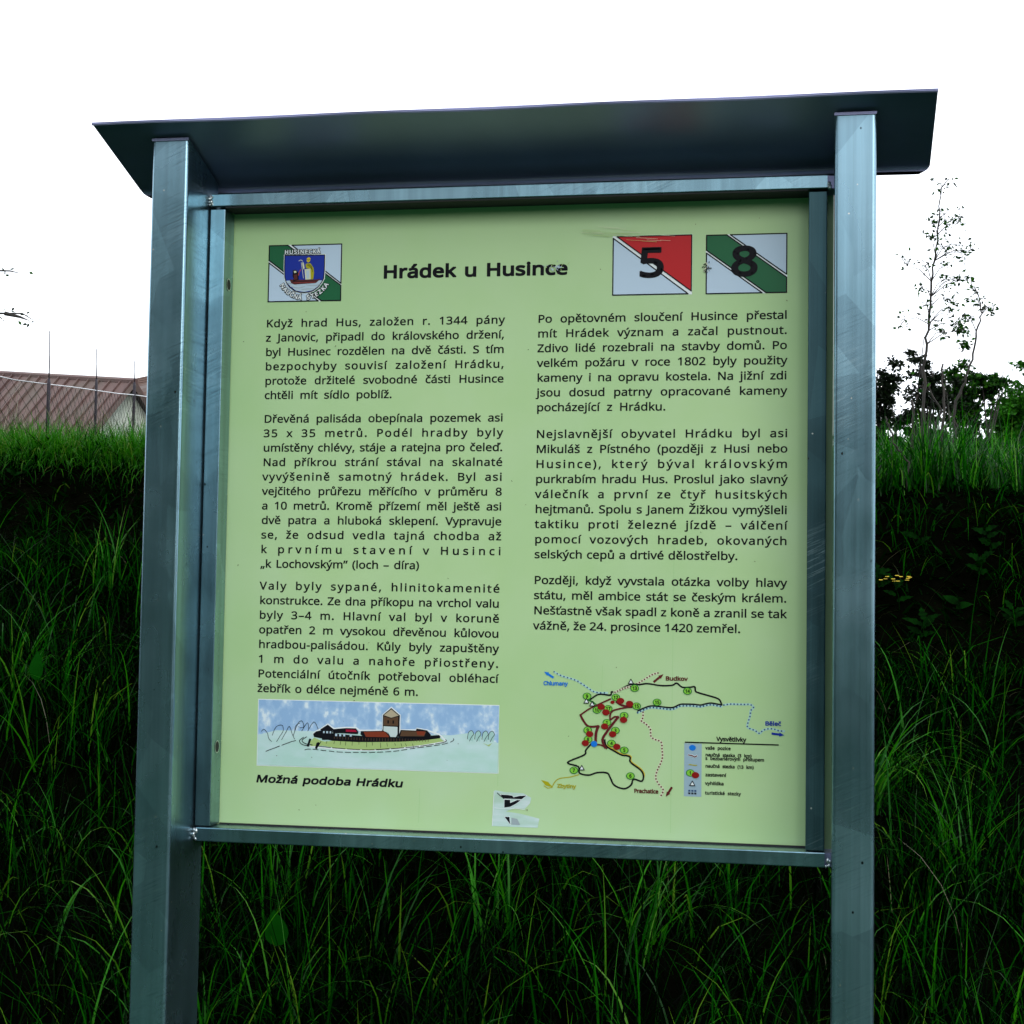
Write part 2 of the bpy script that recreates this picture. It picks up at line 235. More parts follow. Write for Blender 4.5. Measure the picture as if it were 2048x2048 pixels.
# outlines of the letters used on the panel (a humanist sans serif): advance width and contours per character
GL = {
    '(': (240, [[32, 220, 33, 263, 38, 306, 45, 348, 54, 389, 67, 429, 83, 468, 103, 504, 125, 540, 150, 573, 217, 573, 182, 521, 154, 465, 132, 407, 116, 346, 107, 284, 103, 221, 105, 179, 109, 139, 116, 98, 126, 58, 139, 19, 154, -20, 172, -57, 192, -92, 216, -127, 150, -127, 125, -94, 103, -60, 83, -24, 67, 14, 54, 53, 45, 94, 38, 135, 33, 177]]),
    ')': (240, [[209, 220, 207, 177, 203, 135, 196, 94, 186, 53, 173, 14, 158, -24, 139, -60, 116, -94, 91, -127, 25, -127, 48, -92, 69, -57, 87, -20, 102, 19, 114, 58, 124, 98, 131, 139, 136, 179, 137, 221, 136, 263, 131, 304, 124, 346, 114, 386, 102, 426, 87, 465, 69, 503, 48, 539, 24, 573, 91, 573, 116, 540, 139, 504, 158, 468, 173, 429, 186, 389, 196, 348, 203, 306, 207, 263]]),
    ',': (215, [[154, 84, 149, 65, 143, 45, 136, 23, 128, 1, 120, -20, 111, -42, 102, -63, 94, -84, 85, -103, 33, -103, 38, -83, 43, -61, 49, -38, 53, -15, 58, 8, 63, 31, 67, 53, 70, 74, 73, 93, 148, 93]]),
    '-': (258, [[32, 184, 32, 246, 226, 246, 226, 184]]),
    '.': (215, [[58, 43, 59, 61, 64, 75, 72, 85, 82, 92, 94, 96, 107, 97, 120, 96, 132, 92, 142, 85, 151, 75, 156, 61, 157, 43, 156, 26, 151, 12, 142, 2, 132, -6, 120, -10, 107, -11, 94, -10, 82, -6, 72, 2, 64, 12, 59, 26]]),
    '0': (458, [[419, 287, 418, 242, 415, 201, 409, 163, 401, 128, 390, 97, 376, 70, 359, 47, 339, 27, 316, 12, 290, 1, 261, -6, 229, -8, 188, -4, 153, 8, 122, 27, 97, 54, 76, 88, 60, 129, 48, 176, 42, 229, 39, 287, 41, 346, 48, 399, 58, 446, 73, 486, 93, 520, 119, 547, 149, 566, 186, 578, 229, 581, 269, 578, 304, 566, 335, 547, 361, 520, 382, 486, 399, 446, 410, 399, 417, 346], [110, 287, 111, 238, 115, 194, 121, 156, 131, 125, 143, 98, 159, 78, 178, 64, 202, 55, 229, 52, 256, 55, 279, 64, 298, 78, 314, 98, 326, 124, 336, 156, 343, 194, 347, 238, 348, 287, 347, 336, 343, 380, 336, 417, 326, 449, 314, 475, 298, 495, 279, 510, 256, 518, 229, 521, 202, 518, 178, 510, 159, 495, 143, 475, 131, 449, 121, 417, 115, 380, 111, 336]]),
    '1': (458, [[285, 0, 216, 0, 216, 400, 216, 415, 216, 428, 216, 439, 216, 450, 217, 460, 217, 470, 219, 499, 211, 491, 203, 483, 196, 477, 169, 455, 108, 405, 71, 452, 226, 573, 285, 573]]),
    '2': (458, [[417, 0, 38, 0, 38, 59, 188, 210, 216, 238, 240, 264, 261, 287, 280, 309, 295, 331, 306, 353, 315, 376, 320, 399, 322, 424, 318, 453, 309, 477, 294, 496, 273, 510, 249, 518, 221, 520, 194, 519, 169, 514, 147, 506, 126, 495, 104, 482, 83, 466, 45, 513, 60, 526, 77, 537, 94, 548, 113, 557, 132, 565, 153, 572, 174, 577, 197, 580, 221, 581, 255, 579, 285, 572, 313, 562, 336, 548, 356, 531, 372, 510, 384, 485, 391, 458, 394, 428, 392, 399, 386, 371, 375, 344, 361, 318, 344, 292, 324, 267, 301, 241, 275, 214, 247, 185, 128, 67, 128, 64, 417, 64]]),
    '3': (458, [[395, 439, 394, 414, 389, 392, 381, 372, 370, 355, 356, 339, 340, 326, 321, 316, 300, 307, 277, 302, 277, 298, 319, 290, 353, 276, 379, 255, 398, 229, 409, 198, 413, 163, 410, 131, 403, 101, 390, 74, 371, 50, 348, 30, 318, 14, 283, 2, 241, -6, 193, -8, 164, -7, 136, -5, 110, -1, 85, 5, 60, 13, 36, 23, 36, 89, 61, 78, 87, 69, 114, 61, 141, 56, 168, 52, 194, 51, 241, 55, 278, 65, 305, 81, 324, 104, 335, 132, 339, 164, 337, 187, 331, 206, 320, 223, 306, 236, 288, 247, 265, 255, 240, 261, 211, 264, 179, 265, 123, 265, 123, 326, 180, 326, 209, 327, 236, 332, 259, 339, 278, 350, 294, 362, 307, 377, 316, 394, 321, 413, 323, 434, 320, 460, 311, 481, 295, 498, 274, 511, 249, 519, 219, 521, 199, 521, 181, 519, 164, 515, 147, 511, 132, 505, 117, 498, 103, 491, 89, 482, 75, 473, 39, 521, 61, 537, 87, 550, 115, 563, 147, 573, 181, 579, 218, 581, 273, 576, 317, 563, 352, 540, 376, 511, 390, 477]]),
    '4': (458, [[443, 130, 359, 130, 359, 0, 291, 0, 291, 130, 17, 130, 17, 190, 286, 576, 359, 576, 359, 193, 443, 193], [291, 374, 291, 387, 291, 400, 291, 412, 292, 423, 292, 434, 293, 444, 293, 454, 294, 464, 294, 474, 294, 483, 295, 492, 295, 500, 292, 500, 287, 490, 282, 479, 276, 468, 270, 456, 263, 446, 257, 438, 86, 193, 291, 193]]),
    '5': (458, [[221, 351, 258, 349, 292, 342, 322, 331, 349, 316, 371, 297, 389, 274, 402, 247, 410, 217, 413, 183, 410, 145, 402, 111, 387, 81, 368, 54, 343, 32, 314, 15, 280, 2, 242, -5, 199, -8, 170, -7, 142, -4, 116, 0, 91, 6, 70, 14, 51, 23, 51, 90, 71, 79, 95, 70, 121, 62, 148, 57, 174, 53, 200, 52, 227, 54, 252, 58, 274, 65, 293, 76, 310, 89, 323, 106, 333, 126, 339, 149, 341, 176, 337, 210, 325, 239, 306, 262, 279, 279, 243, 289, 197, 292, 182, 291, 164, 290, 146, 288, 128, 285, 112, 283, 99, 280, 64, 302, 86, 573, 373, 573, 373, 508, 146, 508, 132, 342, 142, 344, 155, 346, 169, 348, 185, 350, 202, 351]]),
    '6': (458, [[44, 245, 45, 278, 47, 310, 51, 342, 57, 374, 64, 404, 75, 433, 87, 461, 103, 486, 121, 510, 143, 530, 168, 548, 196, 562, 228, 572, 265, 578, 306, 581, 318, 580, 330, 580, 344, 579, 356, 578, 368, 576, 377, 573, 377, 513, 367, 516, 356, 519, 344, 520, 332, 522, 320, 523, 308, 523, 273, 521, 242, 515, 216, 504, 193, 491, 173, 474, 158, 454, 145, 431, 134, 407, 127, 380, 121, 352, 117, 322, 115, 291, 119, 291, 128, 303, 138, 315, 150, 326, 163, 335, 178, 343, 194, 350, 213, 355, 233, 357, 255, 358, 287, 356, 316, 349, 342, 338, 365, 322, 384, 303, 400, 279, 412, 251, 419, 220, 421, 184, 419, 147, 411, 112, 399, 82, 382, 55, 361, 33, 336, 15, 307, 2, 275, -5, 239, -8, 212, -6, 187, -1, 163, 7, 140, 19, 119, 35, 101, 54, 84, 76, 70, 103, 59, 133, 51, 166, 46, 204], [238, 51, 270, 55, 297, 66, 320, 84, 337, 109, 348, 143, 351, 184, 348, 218, 339, 247, 324, 271, 302, 289, 274, 300, 241, 303, 217, 301, 195, 296, 175, 287, 157, 276, 143, 263, 131, 248, 122, 232, 117, 215, 115, 198, 116, 181, 119, 163, 123, 146, 129, 129, 137, 114, 146, 99, 158, 85, 170, 74, 185, 64, 201, 57, 219, 53]]),
    '7': (458, [[109, 0, 344, 508, 35, 508, 35, 573, 419, 573, 419, 518, 187, 0]]),
    '8': (458, [[229, 581, 261, 579, 291, 574, 318, 565, 341, 553, 362, 538, 378, 519, 390, 497, 398, 472, 400, 443, 399, 421, 394, 401, 385, 383, 374, 367, 361, 352, 346, 338, 329, 325, 310, 314, 291, 303, 314, 291, 335, 279, 355, 265, 373, 250, 389, 234, 401, 216, 411, 196, 417, 173, 419, 148, 416, 118, 408, 90, 395, 65, 378, 44, 356, 26, 330, 11, 300, 1, 267, -6, 231, -8, 192, -6, 157, 0, 126, 10, 100, 24, 78, 42, 61, 63, 49, 87, 42, 115, 39, 146, 41, 171, 47, 194, 56, 214, 68, 232, 82, 249, 99, 264, 118, 277, 138, 289, 158, 299, 140, 310, 123, 322, 107, 336, 93, 350, 81, 366, 71, 383, 64, 401, 59, 422, 58, 444, 60, 472, 68, 497, 80, 518, 97, 537, 117, 552, 141, 565, 168, 573, 197, 579], [108, 145, 112, 119, 121, 96, 138, 76, 161, 60, 192, 51, 229, 48, 265, 51, 295, 60, 319, 76, 336, 96, 346, 120, 350, 148, 348, 166, 343, 182, 335, 197, 324, 211, 310, 223, 293, 235, 274, 246, 253, 256, 229, 265, 217, 270, 194, 260, 174, 249, 157, 237, 142, 225, 130, 212, 121, 197, 114, 182, 110, 164], [228, 524, 200, 521, 176, 514, 155, 502, 139, 486, 130, 466, 127, 441, 128, 422, 133, 406, 141, 391, 151, 379, 164, 367, 179, 357, 195, 348, 213, 339, 232, 330, 250, 339, 267, 348, 282, 357, 296, 367, 307, 379, 317, 392, 325, 406, 329, 423, 330, 441, 327, 466, 318, 486, 302, 502, 282, 514, 257, 521]]),
    '9': (458, [[417, 328, 416, 295, 414, 263, 410, 231, 405, 199, 397, 168, 387, 139, 374, 112, 358, 86, 340, 63, 318, 42, 293, 25, 265, 11, 232, 0, 195, -6, 154, -8, 143, -8, 130, -7, 117, -6, 103, -4, 92, -2, 82, 0, 82, 60, 92, 57, 103, 55, 115, 53, 128, 51, 140, 50, 152, 50, 188, 52, 218, 58, 245, 68, 268, 82, 287, 99, 303, 118, 316, 141, 327, 165, 334, 192, 340, 221, 344, 250, 346, 281, 341, 281, 332, 269, 322, 258, 310, 247, 297, 238, 282, 230, 266, 223, 247, 218, 227, 215, 204, 214, 173, 216, 144, 223, 118, 235, 95, 250, 76, 270, 61, 294, 49, 321, 42, 352, 40, 387, 43, 426, 50, 460, 63, 491, 80, 517, 101, 540, 127, 557, 156, 570, 188, 578, 223, 581, 250, 579, 275, 574, 299, 565, 322, 553, 342, 537, 361, 518, 377, 495, 391, 469, 402, 439, 410, 406, 415, 369], [223, 521, 192, 518, 165, 507, 142, 488, 124, 463, 113, 429, 110, 388, 113, 354, 122, 325, 137, 301, 158, 284, 186, 273, 220, 269, 244, 271, 266, 276, 286, 285, 304, 296, 318, 310, 330, 325, 339, 341, 344, 358, 346, 374, 345, 392, 342, 409, 338, 426, 332, 443, 324, 459, 315, 474, 304, 487, 291, 499, 277, 508, 260, 516, 242, 520]]),
    'A': (512, [[437, 0, 368, 177, 141, 177, 73, 0, 0, 0, 224, 575, 289, 575, 512, 0], [282, 415, 280, 420, 278, 428, 274, 438, 271, 449, 267, 461, 263, 473, 260, 484, 257, 493, 255, 500, 247, 468, 244, 457, 241, 447, 238, 438, 230, 415, 165, 241, 346, 241]]),
    'B': (521, [[241, 573, 307, 569, 361, 558, 404, 541, 434, 515, 453, 478, 459, 431, 457, 409, 453, 389, 446, 371, 437, 354, 424, 340, 409, 328, 392, 317, 372, 309, 350, 304, 350, 300, 373, 295, 395, 288, 415, 279, 433, 267, 448, 253, 461, 236, 470, 215, 476, 191, 478, 163, 475, 130, 467, 100, 454, 74, 436, 52, 413, 33, 385, 19, 354, 8, 318, 2, 279, 0, 78, 0, 78, 573], [256, 329, 300, 331, 334, 339, 357, 352, 372, 371, 381, 394, 384, 423, 380, 451, 369, 474, 351, 490, 324, 502, 289, 509, 245, 511, 150, 511, 150, 329], [150, 269, 150, 61, 265, 61, 311, 64, 346, 74, 371, 91, 388, 112, 398, 138, 401, 168, 399, 188, 395, 205, 388, 221, 377, 235, 362, 247, 344, 256, 321, 263, 293, 267, 260, 269]]),
    'C': (506, [[323, 517, 294, 516, 266, 510, 241, 502, 217, 490, 196, 474, 178, 456, 162, 434, 149, 410, 139, 383, 131, 353, 127, 321, 125, 286, 128, 241, 135, 200, 147, 164, 164, 132, 186, 105, 213, 83, 244, 68, 281, 58, 322, 55, 347, 56, 371, 58, 394, 62, 416, 66, 438, 72, 460, 78, 460, 15, 438, 8, 416, 2, 393, -2, 369, -6, 342, -7, 312, -8, 257, -4, 208, 8, 166, 28, 130, 56, 101, 90, 78, 131, 62, 178, 52, 230, 49, 287, 51, 329, 57, 369, 67, 406, 81, 440, 99, 471, 120, 499, 145, 523, 174, 543, 206, 559, 242, 571, 281, 578, 324, 581, 353, 580, 381, 577, 409, 572, 435, 565, 460, 557, 482, 547, 453, 486, 435, 494, 415, 501, 394, 508, 372, 513, 348, 516]]),
    'D': (585, [[536, 292, 533, 231, 521, 177, 501, 131, 474, 91, 439, 58, 399, 33, 351, 15, 297, 4, 237, 0, 78, 0, 78, 573, 254, 573, 309, 569, 359, 558, 404, 540, 443, 516, 476, 484, 502, 446, 521, 401, 533, 350], [460, 289, 457, 337, 449, 379, 435, 415, 416, 444, 391, 469, 361, 487, 327, 500, 287, 508, 244, 511, 150, 511, 150, 62, 228, 62, 299, 68, 357, 87, 402, 119, 434, 164, 454, 220]]),
    'E': (446, [[398, 0, 78, 0, 78, 573, 398, 573, 398, 509, 150, 509, 150, 330, 383, 330, 383, 268, 150, 268, 150, 63, 398, 63]]),
    'H': (594, [[516, 0, 443, 0, 443, 267, 150, 267, 150, 0, 78, 0, 78, 573, 150, 573, 150, 330, 443, 330, 443, 573, 516, 573]]),
    'I': (272, [[239, 0, 32, 0, 32, 42, 99, 57, 99, 515, 32, 531, 32, 573, 239, 573, 239, 531, 172, 515, 172, 57, 239, 42]]),
    'J': (219, [[-3, -152, -16, -152, -27, -151, -37, -150, -46, -147, -55, -145, -63, -142, -63, -81, -54, -83, -45, -85, -35, -87, -25, -88, -15, -89, -5, -89, 8, -88, 21, -85, 33, -81, 45, -74, 54, -65, 63, -53, 69, -38, 73, -19, 74, 3, 74, 573, 146, 573, 146, 9, 144, -26, 138, -56, 128, -82, 114, -104, 96, -122, 75, -135, 52, -145, 25, -150]]),
    'K': (496, [[496, 0, 411, 0, 209, 273, 150, 222, 150, 0, 78, 0, 78, 573, 150, 573, 150, 290, 166, 308, 182, 327, 199, 345, 249, 399, 403, 573, 488, 573, 261, 323]]),
    'L': (420, [[78, 0, 78, 573, 150, 573, 150, 64, 400, 64, 400, 0]]),
    'M': (727, [[330, 0, 142, 502, 139, 502, 140, 490, 141, 477, 142, 461, 142, 444, 143, 426, 144, 407, 144, 387, 144, 367, 144, 347, 144, 0, 78, 0, 78, 573, 184, 573, 361, 103, 364, 103, 544, 573, 650, 573, 650, 0, 578, 0, 578, 352, 578, 371, 579, 389, 579, 408, 580, 426, 580, 443, 581, 460, 582, 475, 583, 489, 584, 501, 581, 501, 390, 0]]),
    'N': (609, [[532, 0, 447, 0, 141, 476, 138, 476, 139, 462, 140, 448, 141, 432, 143, 378, 144, 359, 144, 340, 144, 320, 144, 0, 78, 0, 78, 573, 161, 573, 467, 99, 470, 99, 468, 137, 466, 193, 465, 213, 464, 232, 464, 249, 464, 573, 532, 573]]),
    'P': (485, [[229, 573, 297, 568, 352, 553, 393, 528, 421, 495, 439, 454, 444, 404, 443, 381, 439, 358, 433, 336, 423, 316, 411, 296, 395, 278, 375, 262, 351, 249, 324, 238, 292, 230, 256, 225, 216, 223, 150, 223, 150, 0, 78, 0, 78, 573], [223, 511, 150, 511, 150, 285, 208, 285, 242, 286, 272, 290, 298, 296, 320, 306, 338, 318, 352, 334, 362, 352, 368, 375, 370, 401, 366, 435, 354, 462, 334, 484, 306, 499, 269, 508]]),
    'S': (440, [[403, 153, 400, 121, 392, 92, 378, 66, 359, 44, 335, 26, 307, 11, 274, 1, 238, -6, 198, -8, 177, -8, 157, -7, 137, -5, 118, -2, 100, 1, 83, 4, 68, 9, 54, 14, 41, 19, 41, 88, 62, 80, 86, 72, 113, 65, 142, 59, 171, 56, 201, 55, 228, 56, 252, 60, 273, 66, 290, 74, 305, 85, 316, 98, 324, 113, 329, 129, 330, 147, 329, 164, 325, 180, 318, 194, 308, 207, 295, 218, 277, 230, 255, 241, 228, 252, 196, 265, 172, 274, 151, 284, 131, 294, 114, 305, 98, 317, 85, 330, 74, 344, 65, 359, 57, 375, 52, 393, 49, 413, 48, 435, 51, 464, 58, 490, 71, 513, 89, 533, 110, 550, 136, 563, 165, 573, 197, 579, 231, 581, 262, 580, 290, 577, 318, 572, 343, 565, 367, 558, 389, 549, 366, 487, 346, 495, 325, 502, 302, 508, 278, 513, 254, 516, 229, 517, 207, 516, 187, 513, 169, 507, 155, 499, 142, 489, 133, 478, 126, 464, 122, 450, 121, 434, 122, 416, 126, 400, 133, 386, 143, 373, 156, 362, 172, 351, 193, 341, 217, 330, 246, 318, 278, 306, 307, 293, 332, 279, 353, 264, 371, 247, 385, 228, 395, 206, 401, 181]]),
    'T': (446, [[259, 0, 187, 0, 187, 509, 8, 509, 8, 573, 437, 573, 437, 509, 259, 509]]),
    'U': (586, [[513, 202, 511, 164, 503, 128, 489, 95, 470, 65, 446, 40, 416, 20, 380, 4, 338, -5, 290, -8, 225, -2, 171, 18, 128, 50, 97, 93, 78, 144, 72, 204, 72, 573, 144, 573, 144, 201, 148, 158, 161, 122, 182, 93, 211, 72, 248, 59, 294, 55, 327, 57, 355, 63, 379, 73, 399, 88, 415, 105, 427, 126, 435, 149, 440, 174, 442, 202, 442, 573, 513, 573]]),
    'V': (481, [[481, 573, 277, 0, 204, 0, 0, 573, 75, 573, 204, 205, 210, 190, 215, 175, 220, 160, 224, 146, 228, 132, 231, 119, 235, 106, 238, 93, 241, 80, 243, 93, 246, 106, 250, 119, 253, 133, 257, 147, 262, 161, 267, 176, 271, 191, 277, 207, 405, 573]]),
    'Z': (458, [[427, 0, 30, 0, 30, 55, 332, 508, 40, 508, 40, 573, 419, 573, 419, 518, 118, 64, 427, 64]]),
    'a': (450, [[231, 437, 279, 433, 318, 422, 347, 403, 368, 375, 381, 338, 385, 293, 385, 0, 334, 0, 320, 61, 317, 61, 304, 46, 292, 33, 279, 22, 265, 13, 250, 5, 234, -1, 216, -5, 195, -7, 172, -8, 148, -7, 124, -2, 103, 6, 84, 16, 68, 30, 55, 48, 45, 68, 39, 92, 37, 119, 43, 159, 59, 192, 87, 219, 127, 238, 179, 251, 243, 257, 316, 259, 316, 285, 313, 317, 306, 342, 293, 359, 275, 371, 253, 378, 227, 380, 205, 379, 183, 376, 163, 370, 143, 363, 124, 355, 106, 347, 84, 400, 104, 410, 126, 419, 151, 426, 177, 432, 204, 436], [252, 208, 204, 203, 167, 195, 141, 182, 124, 165, 113, 144, 110, 119, 112, 97, 120, 79, 132, 66, 148, 56, 167, 51, 188, 49, 223, 52, 253, 62, 279, 79, 299, 103, 311, 134, 315, 172, 315, 210]]),
    'b': (493, [[139, 461, 139, 443, 138, 426, 138, 410, 137, 396, 136, 383, 135, 373, 139, 373, 153, 390, 169, 405, 189, 419, 213, 429, 240, 435, 272, 437, 322, 431, 365, 412, 401, 381, 428, 338, 444, 283, 449, 215, 447, 168, 439, 127, 427, 91, 410, 61, 390, 36, 365, 17, 337, 3, 306, -5, 272, -8, 240, -6, 213, 0, 189, 10, 169, 24, 153, 38, 139, 55, 133, 55, 119, 0, 68, 0, 68, 609, 139, 609], [260, 379, 231, 377, 207, 371, 188, 361, 172, 348, 159, 330, 150, 308, 144, 282, 140, 252, 139, 217, 139, 214, 142, 165, 150, 125, 165, 93, 187, 69, 219, 55, 261, 51, 297, 55, 325, 69, 348, 93, 363, 126, 373, 166, 376, 216, 373, 265, 363, 306, 348, 338, 325, 360, 296, 374]]),
    'c': (385, [[241, -8, 204, -5, 170, 2, 139, 15, 112, 34, 88, 58, 69, 87, 55, 123, 47, 165, 44, 213, 47, 262, 56, 305, 71, 342, 90, 372, 114, 396, 142, 415, 174, 428, 208, 435, 245, 438, 267, 437, 288, 435, 309, 431, 328, 426, 344, 421, 358, 415, 337, 356, 323, 361, 308, 365, 292, 370, 275, 373, 259, 375, 244, 376, 217, 374, 193, 368, 172, 358, 155, 343, 141, 325, 131, 303, 123, 277, 119, 247, 117, 213, 119, 181, 123, 152, 131, 126, 141, 104, 155, 86, 172, 71, 191, 61, 214, 55, 240, 53, 262, 54, 283, 56, 302, 60, 319, 65, 336, 71, 351, 78, 351, 15, 336, 8, 320, 3, 304, -2, 285, -5, 264, -7]]),
    'd': (493, [[221, -8, 171, -2, 128, 17, 92, 48, 65, 91, 49, 146, 44, 214, 49, 282, 66, 338, 93, 381, 128, 413, 171, 432, 221, 438, 243, 437, 262, 434, 280, 429, 296, 423, 310, 416, 323, 407, 335, 397, 345, 386, 354, 374, 359, 374, 356, 405, 355, 418, 355, 429, 354, 438, 354, 609, 425, 609, 425, 0, 368, 0, 358, 58, 354, 58, 345, 46, 335, 35, 323, 24, 310, 15, 296, 7, 279, 1, 262, -4, 242, -7], [232, 51, 273, 55, 305, 67, 328, 88, 343, 117, 352, 154, 355, 200, 355, 213, 352, 263, 343, 304, 329, 336, 306, 360, 274, 375, 231, 379, 196, 374, 168, 359, 146, 334, 130, 300, 120, 260, 117, 213, 120, 165, 130, 125, 146, 93, 168, 69, 197, 55]]),
    'e': (452, [[234, 438, 269, 435, 301, 427, 329, 414, 354, 396, 374, 373, 390, 346, 402, 315, 409, 281, 411, 244, 411, 201, 117, 201, 122, 157, 134, 119, 154, 90, 181, 69, 215, 56, 254, 52, 280, 53, 305, 56, 327, 60, 348, 66, 370, 73, 392, 82, 392, 20, 370, 11, 349, 4, 327, -1, 304, -5, 279, -7, 251, -8, 212, -5, 176, 3, 143, 17, 114, 36, 90, 61, 70, 91, 56, 126, 47, 167, 44, 212, 47, 257, 55, 297, 68, 333, 86, 364, 108, 390, 134, 411, 164, 426, 198, 435], [233, 380, 202, 377, 175, 366, 154, 348, 137, 323, 125, 293, 119, 257, 338, 257, 336, 281, 333, 302, 326, 322, 318, 338, 306, 353, 292, 364, 276, 373, 256, 378]]),
    'h': (495, [[139, 431, 139, 420, 138, 410, 138, 399, 137, 389, 136, 379, 135, 370, 140, 370, 149, 385, 161, 397, 174, 407, 188, 416, 204, 424, 221, 429, 238, 434, 255, 436, 273, 437, 306, 435, 335, 430, 360, 421, 382, 408, 399, 391, 413, 370, 423, 344, 429, 314, 431, 280, 431, 0, 361, 0, 361, 275, 358, 307, 351, 333, 338, 353, 319, 367, 295, 376, 265, 379, 235, 377, 210, 370, 189, 360, 173, 347, 160, 329, 150, 308, 144, 283, 140, 254, 139, 222, 139, 0, 68, 0, 68, 609, 139, 609]]),
    'i': (207, [[139, 430, 139, 0, 68, 0, 68, 430], [104, 591, 115, 590, 124, 586, 133, 580, 140, 572, 144, 560, 145, 546, 144, 532, 140, 521, 133, 512, 124, 506, 115, 502, 104, 501, 93, 502, 83, 506, 75, 512, 68, 521, 64, 532, 63, 546, 64, 560, 68, 572, 75, 580, 83, 586, 93, 590]]),
    'j': (207, [[18, -192, 5, -192, -7, -191, -18, -190, -27, -188, -36, -185, -44, -183, -44, -126, -36, -128, -28, -130, -19, -132, -10, -133, -1, -134, 9, -134, 25, -132, 39, -128, 51, -120, 61, -108, 66, -90, 68, -67, 68, 430, 139, 430, 139, -64, 137, -90, 133, -113, 126, -133, 116, -151, 103, -166, 87, -177, 67, -186, 44, -191], [63, 546, 64, 560, 68, 572, 75, 580, 83, 586, 93, 590, 104, 591, 115, 590, 124, 586, 133, 580, 140, 572, 144, 560, 145, 546, 144, 532, 140, 521, 133, 512, 124, 506, 115, 502, 104, 501, 93, 502, 83, 506, 75, 512, 68, 521, 64, 532]]),
    'k': (428, [[138, 291, 138, 282, 137, 270, 137, 257, 135, 221, 138, 221, 142, 226, 146, 232, 152, 240, 172, 264, 178, 272, 184, 279, 189, 285, 326, 430, 409, 430, 235, 246, 421, 0, 336, 0, 187, 200, 138, 158, 138, 0, 68, 0, 68, 609, 138, 609]]),
    'l': (207, [[139, 0, 68, 0, 68, 609, 139, 609]]),
    'm': (749, [[540, 438, 584, 434, 621, 421, 649, 401, 669, 371, 681, 330, 685, 280, 685, 0, 615, 0, 615, 277, 613, 308, 606, 333, 594, 353, 577, 367, 555, 376, 528, 379, 490, 374, 460, 362, 438, 342, 423, 315, 414, 280, 411, 237, 411, 0, 342, 0, 342, 277, 341, 298, 337, 317, 332, 333, 325, 347, 315, 359, 303, 367, 289, 374, 272, 377, 253, 379, 227, 377, 204, 370, 185, 360, 170, 347, 158, 329, 150, 308, 144, 283, 140, 255, 139, 223, 139, 0, 68, 0, 68, 430, 125, 430, 136, 371, 140, 371, 149, 385, 160, 398, 173, 409, 186, 418, 201, 425, 217, 431, 233, 435, 249, 437, 266, 438, 298, 436, 325, 430, 349, 420, 369, 406, 386, 388, 398, 366, 402, 366, 418, 388, 438, 406, 461, 420, 486, 430, 512, 436]]),
    'n': (495, [[275, 438, 322, 434, 361, 421, 391, 401, 413, 371, 426, 330, 431, 280, 431, 0, 361, 0, 361, 275, 358, 307, 351, 333, 338, 353, 319, 367, 295, 376, 265, 379, 222, 374, 189, 361, 166, 338, 151, 308, 142, 269, 139, 223, 139, 0, 68, 0, 68, 430, 125, 430, 136, 371, 140, 371, 150, 385, 162, 398, 175, 409, 190, 418, 206, 425, 222, 431, 239, 435, 257, 437]]),
    'o': (485, [[442, 216, 440, 181, 436, 150, 428, 121, 417, 95, 404, 71, 388, 51, 369, 33, 348, 18, 324, 7, 299, -1, 271, -6, 241, -8, 214, -6, 188, -1, 163, 7, 140, 18, 119, 33, 100, 51, 84, 71, 70, 95, 59, 121, 51, 150, 46, 181, 44, 216, 47, 261, 55, 301, 68, 336, 87, 367, 110, 392, 137, 412, 169, 426, 204, 435, 244, 438, 281, 435, 316, 426, 347, 412, 374, 392, 398, 367, 417, 336, 431, 301, 439, 261], [117, 216, 119, 184, 123, 154, 130, 128, 141, 105, 155, 86, 172, 71, 192, 59, 216, 53, 243, 51, 270, 53, 294, 59, 314, 71, 331, 86, 345, 105, 356, 128, 363, 154, 367, 184, 369, 216, 367, 248, 363, 277, 355, 303, 345, 325, 331, 344, 314, 359, 294, 370, 270, 376, 242, 379, 202, 374, 171, 359, 147, 335, 130, 303, 120, 263]]),
    'p': (493, [[273, 438, 322, 432, 365, 413, 401, 383, 428, 339, 444, 284, 449, 216, 447, 170, 439, 129, 427, 93, 410, 62, 390, 37, 365, 17, 337, 3, 306, -5, 272, -8, 251, -7, 231, -4, 213, 1, 197, 7, 182, 15, 170, 24, 158, 33, 148, 44, 139, 55, 134, 55, 135, 45, 136, 33, 137, 20, 138, 7, 139, -5, 139, -16, 139, -192, 68, -192, 68, 430, 126, 430, 136, 371, 139, 371, 148, 383, 158, 394, 170, 405, 182, 414, 197, 422, 213, 429, 231, 434, 251, 437], [260, 379, 233, 377, 210, 371, 190, 362, 174, 349, 161, 333, 152, 313, 145, 289, 141, 261, 139, 229, 139, 216, 140, 182, 144, 152, 150, 126, 159, 103, 172, 85, 188, 70, 208, 59, 233, 53, 261, 51, 286, 53, 308, 60, 326, 72, 341, 88, 354, 108, 364, 131, 371, 157, 375, 186, 376, 217, 373, 262, 363, 302, 348, 334, 325, 359, 296, 374]]),
    'r': (331, [[269, 438, 277, 438, 286, 437, 295, 437, 304, 436, 312, 435, 319, 433, 310, 368, 303, 370, 296, 371, 287, 372, 279, 373, 271, 374, 264, 374, 248, 373, 232, 369, 217, 363, 202, 355, 189, 346, 176, 334, 166, 321, 156, 305, 149, 289, 143, 270, 140, 251, 139, 229, 139, 0, 68, 0, 68, 430, 126, 430, 134, 351, 137, 351, 147, 367, 158, 381, 170, 395, 183, 407, 198, 418, 214, 426, 231, 433, 249, 437]]),
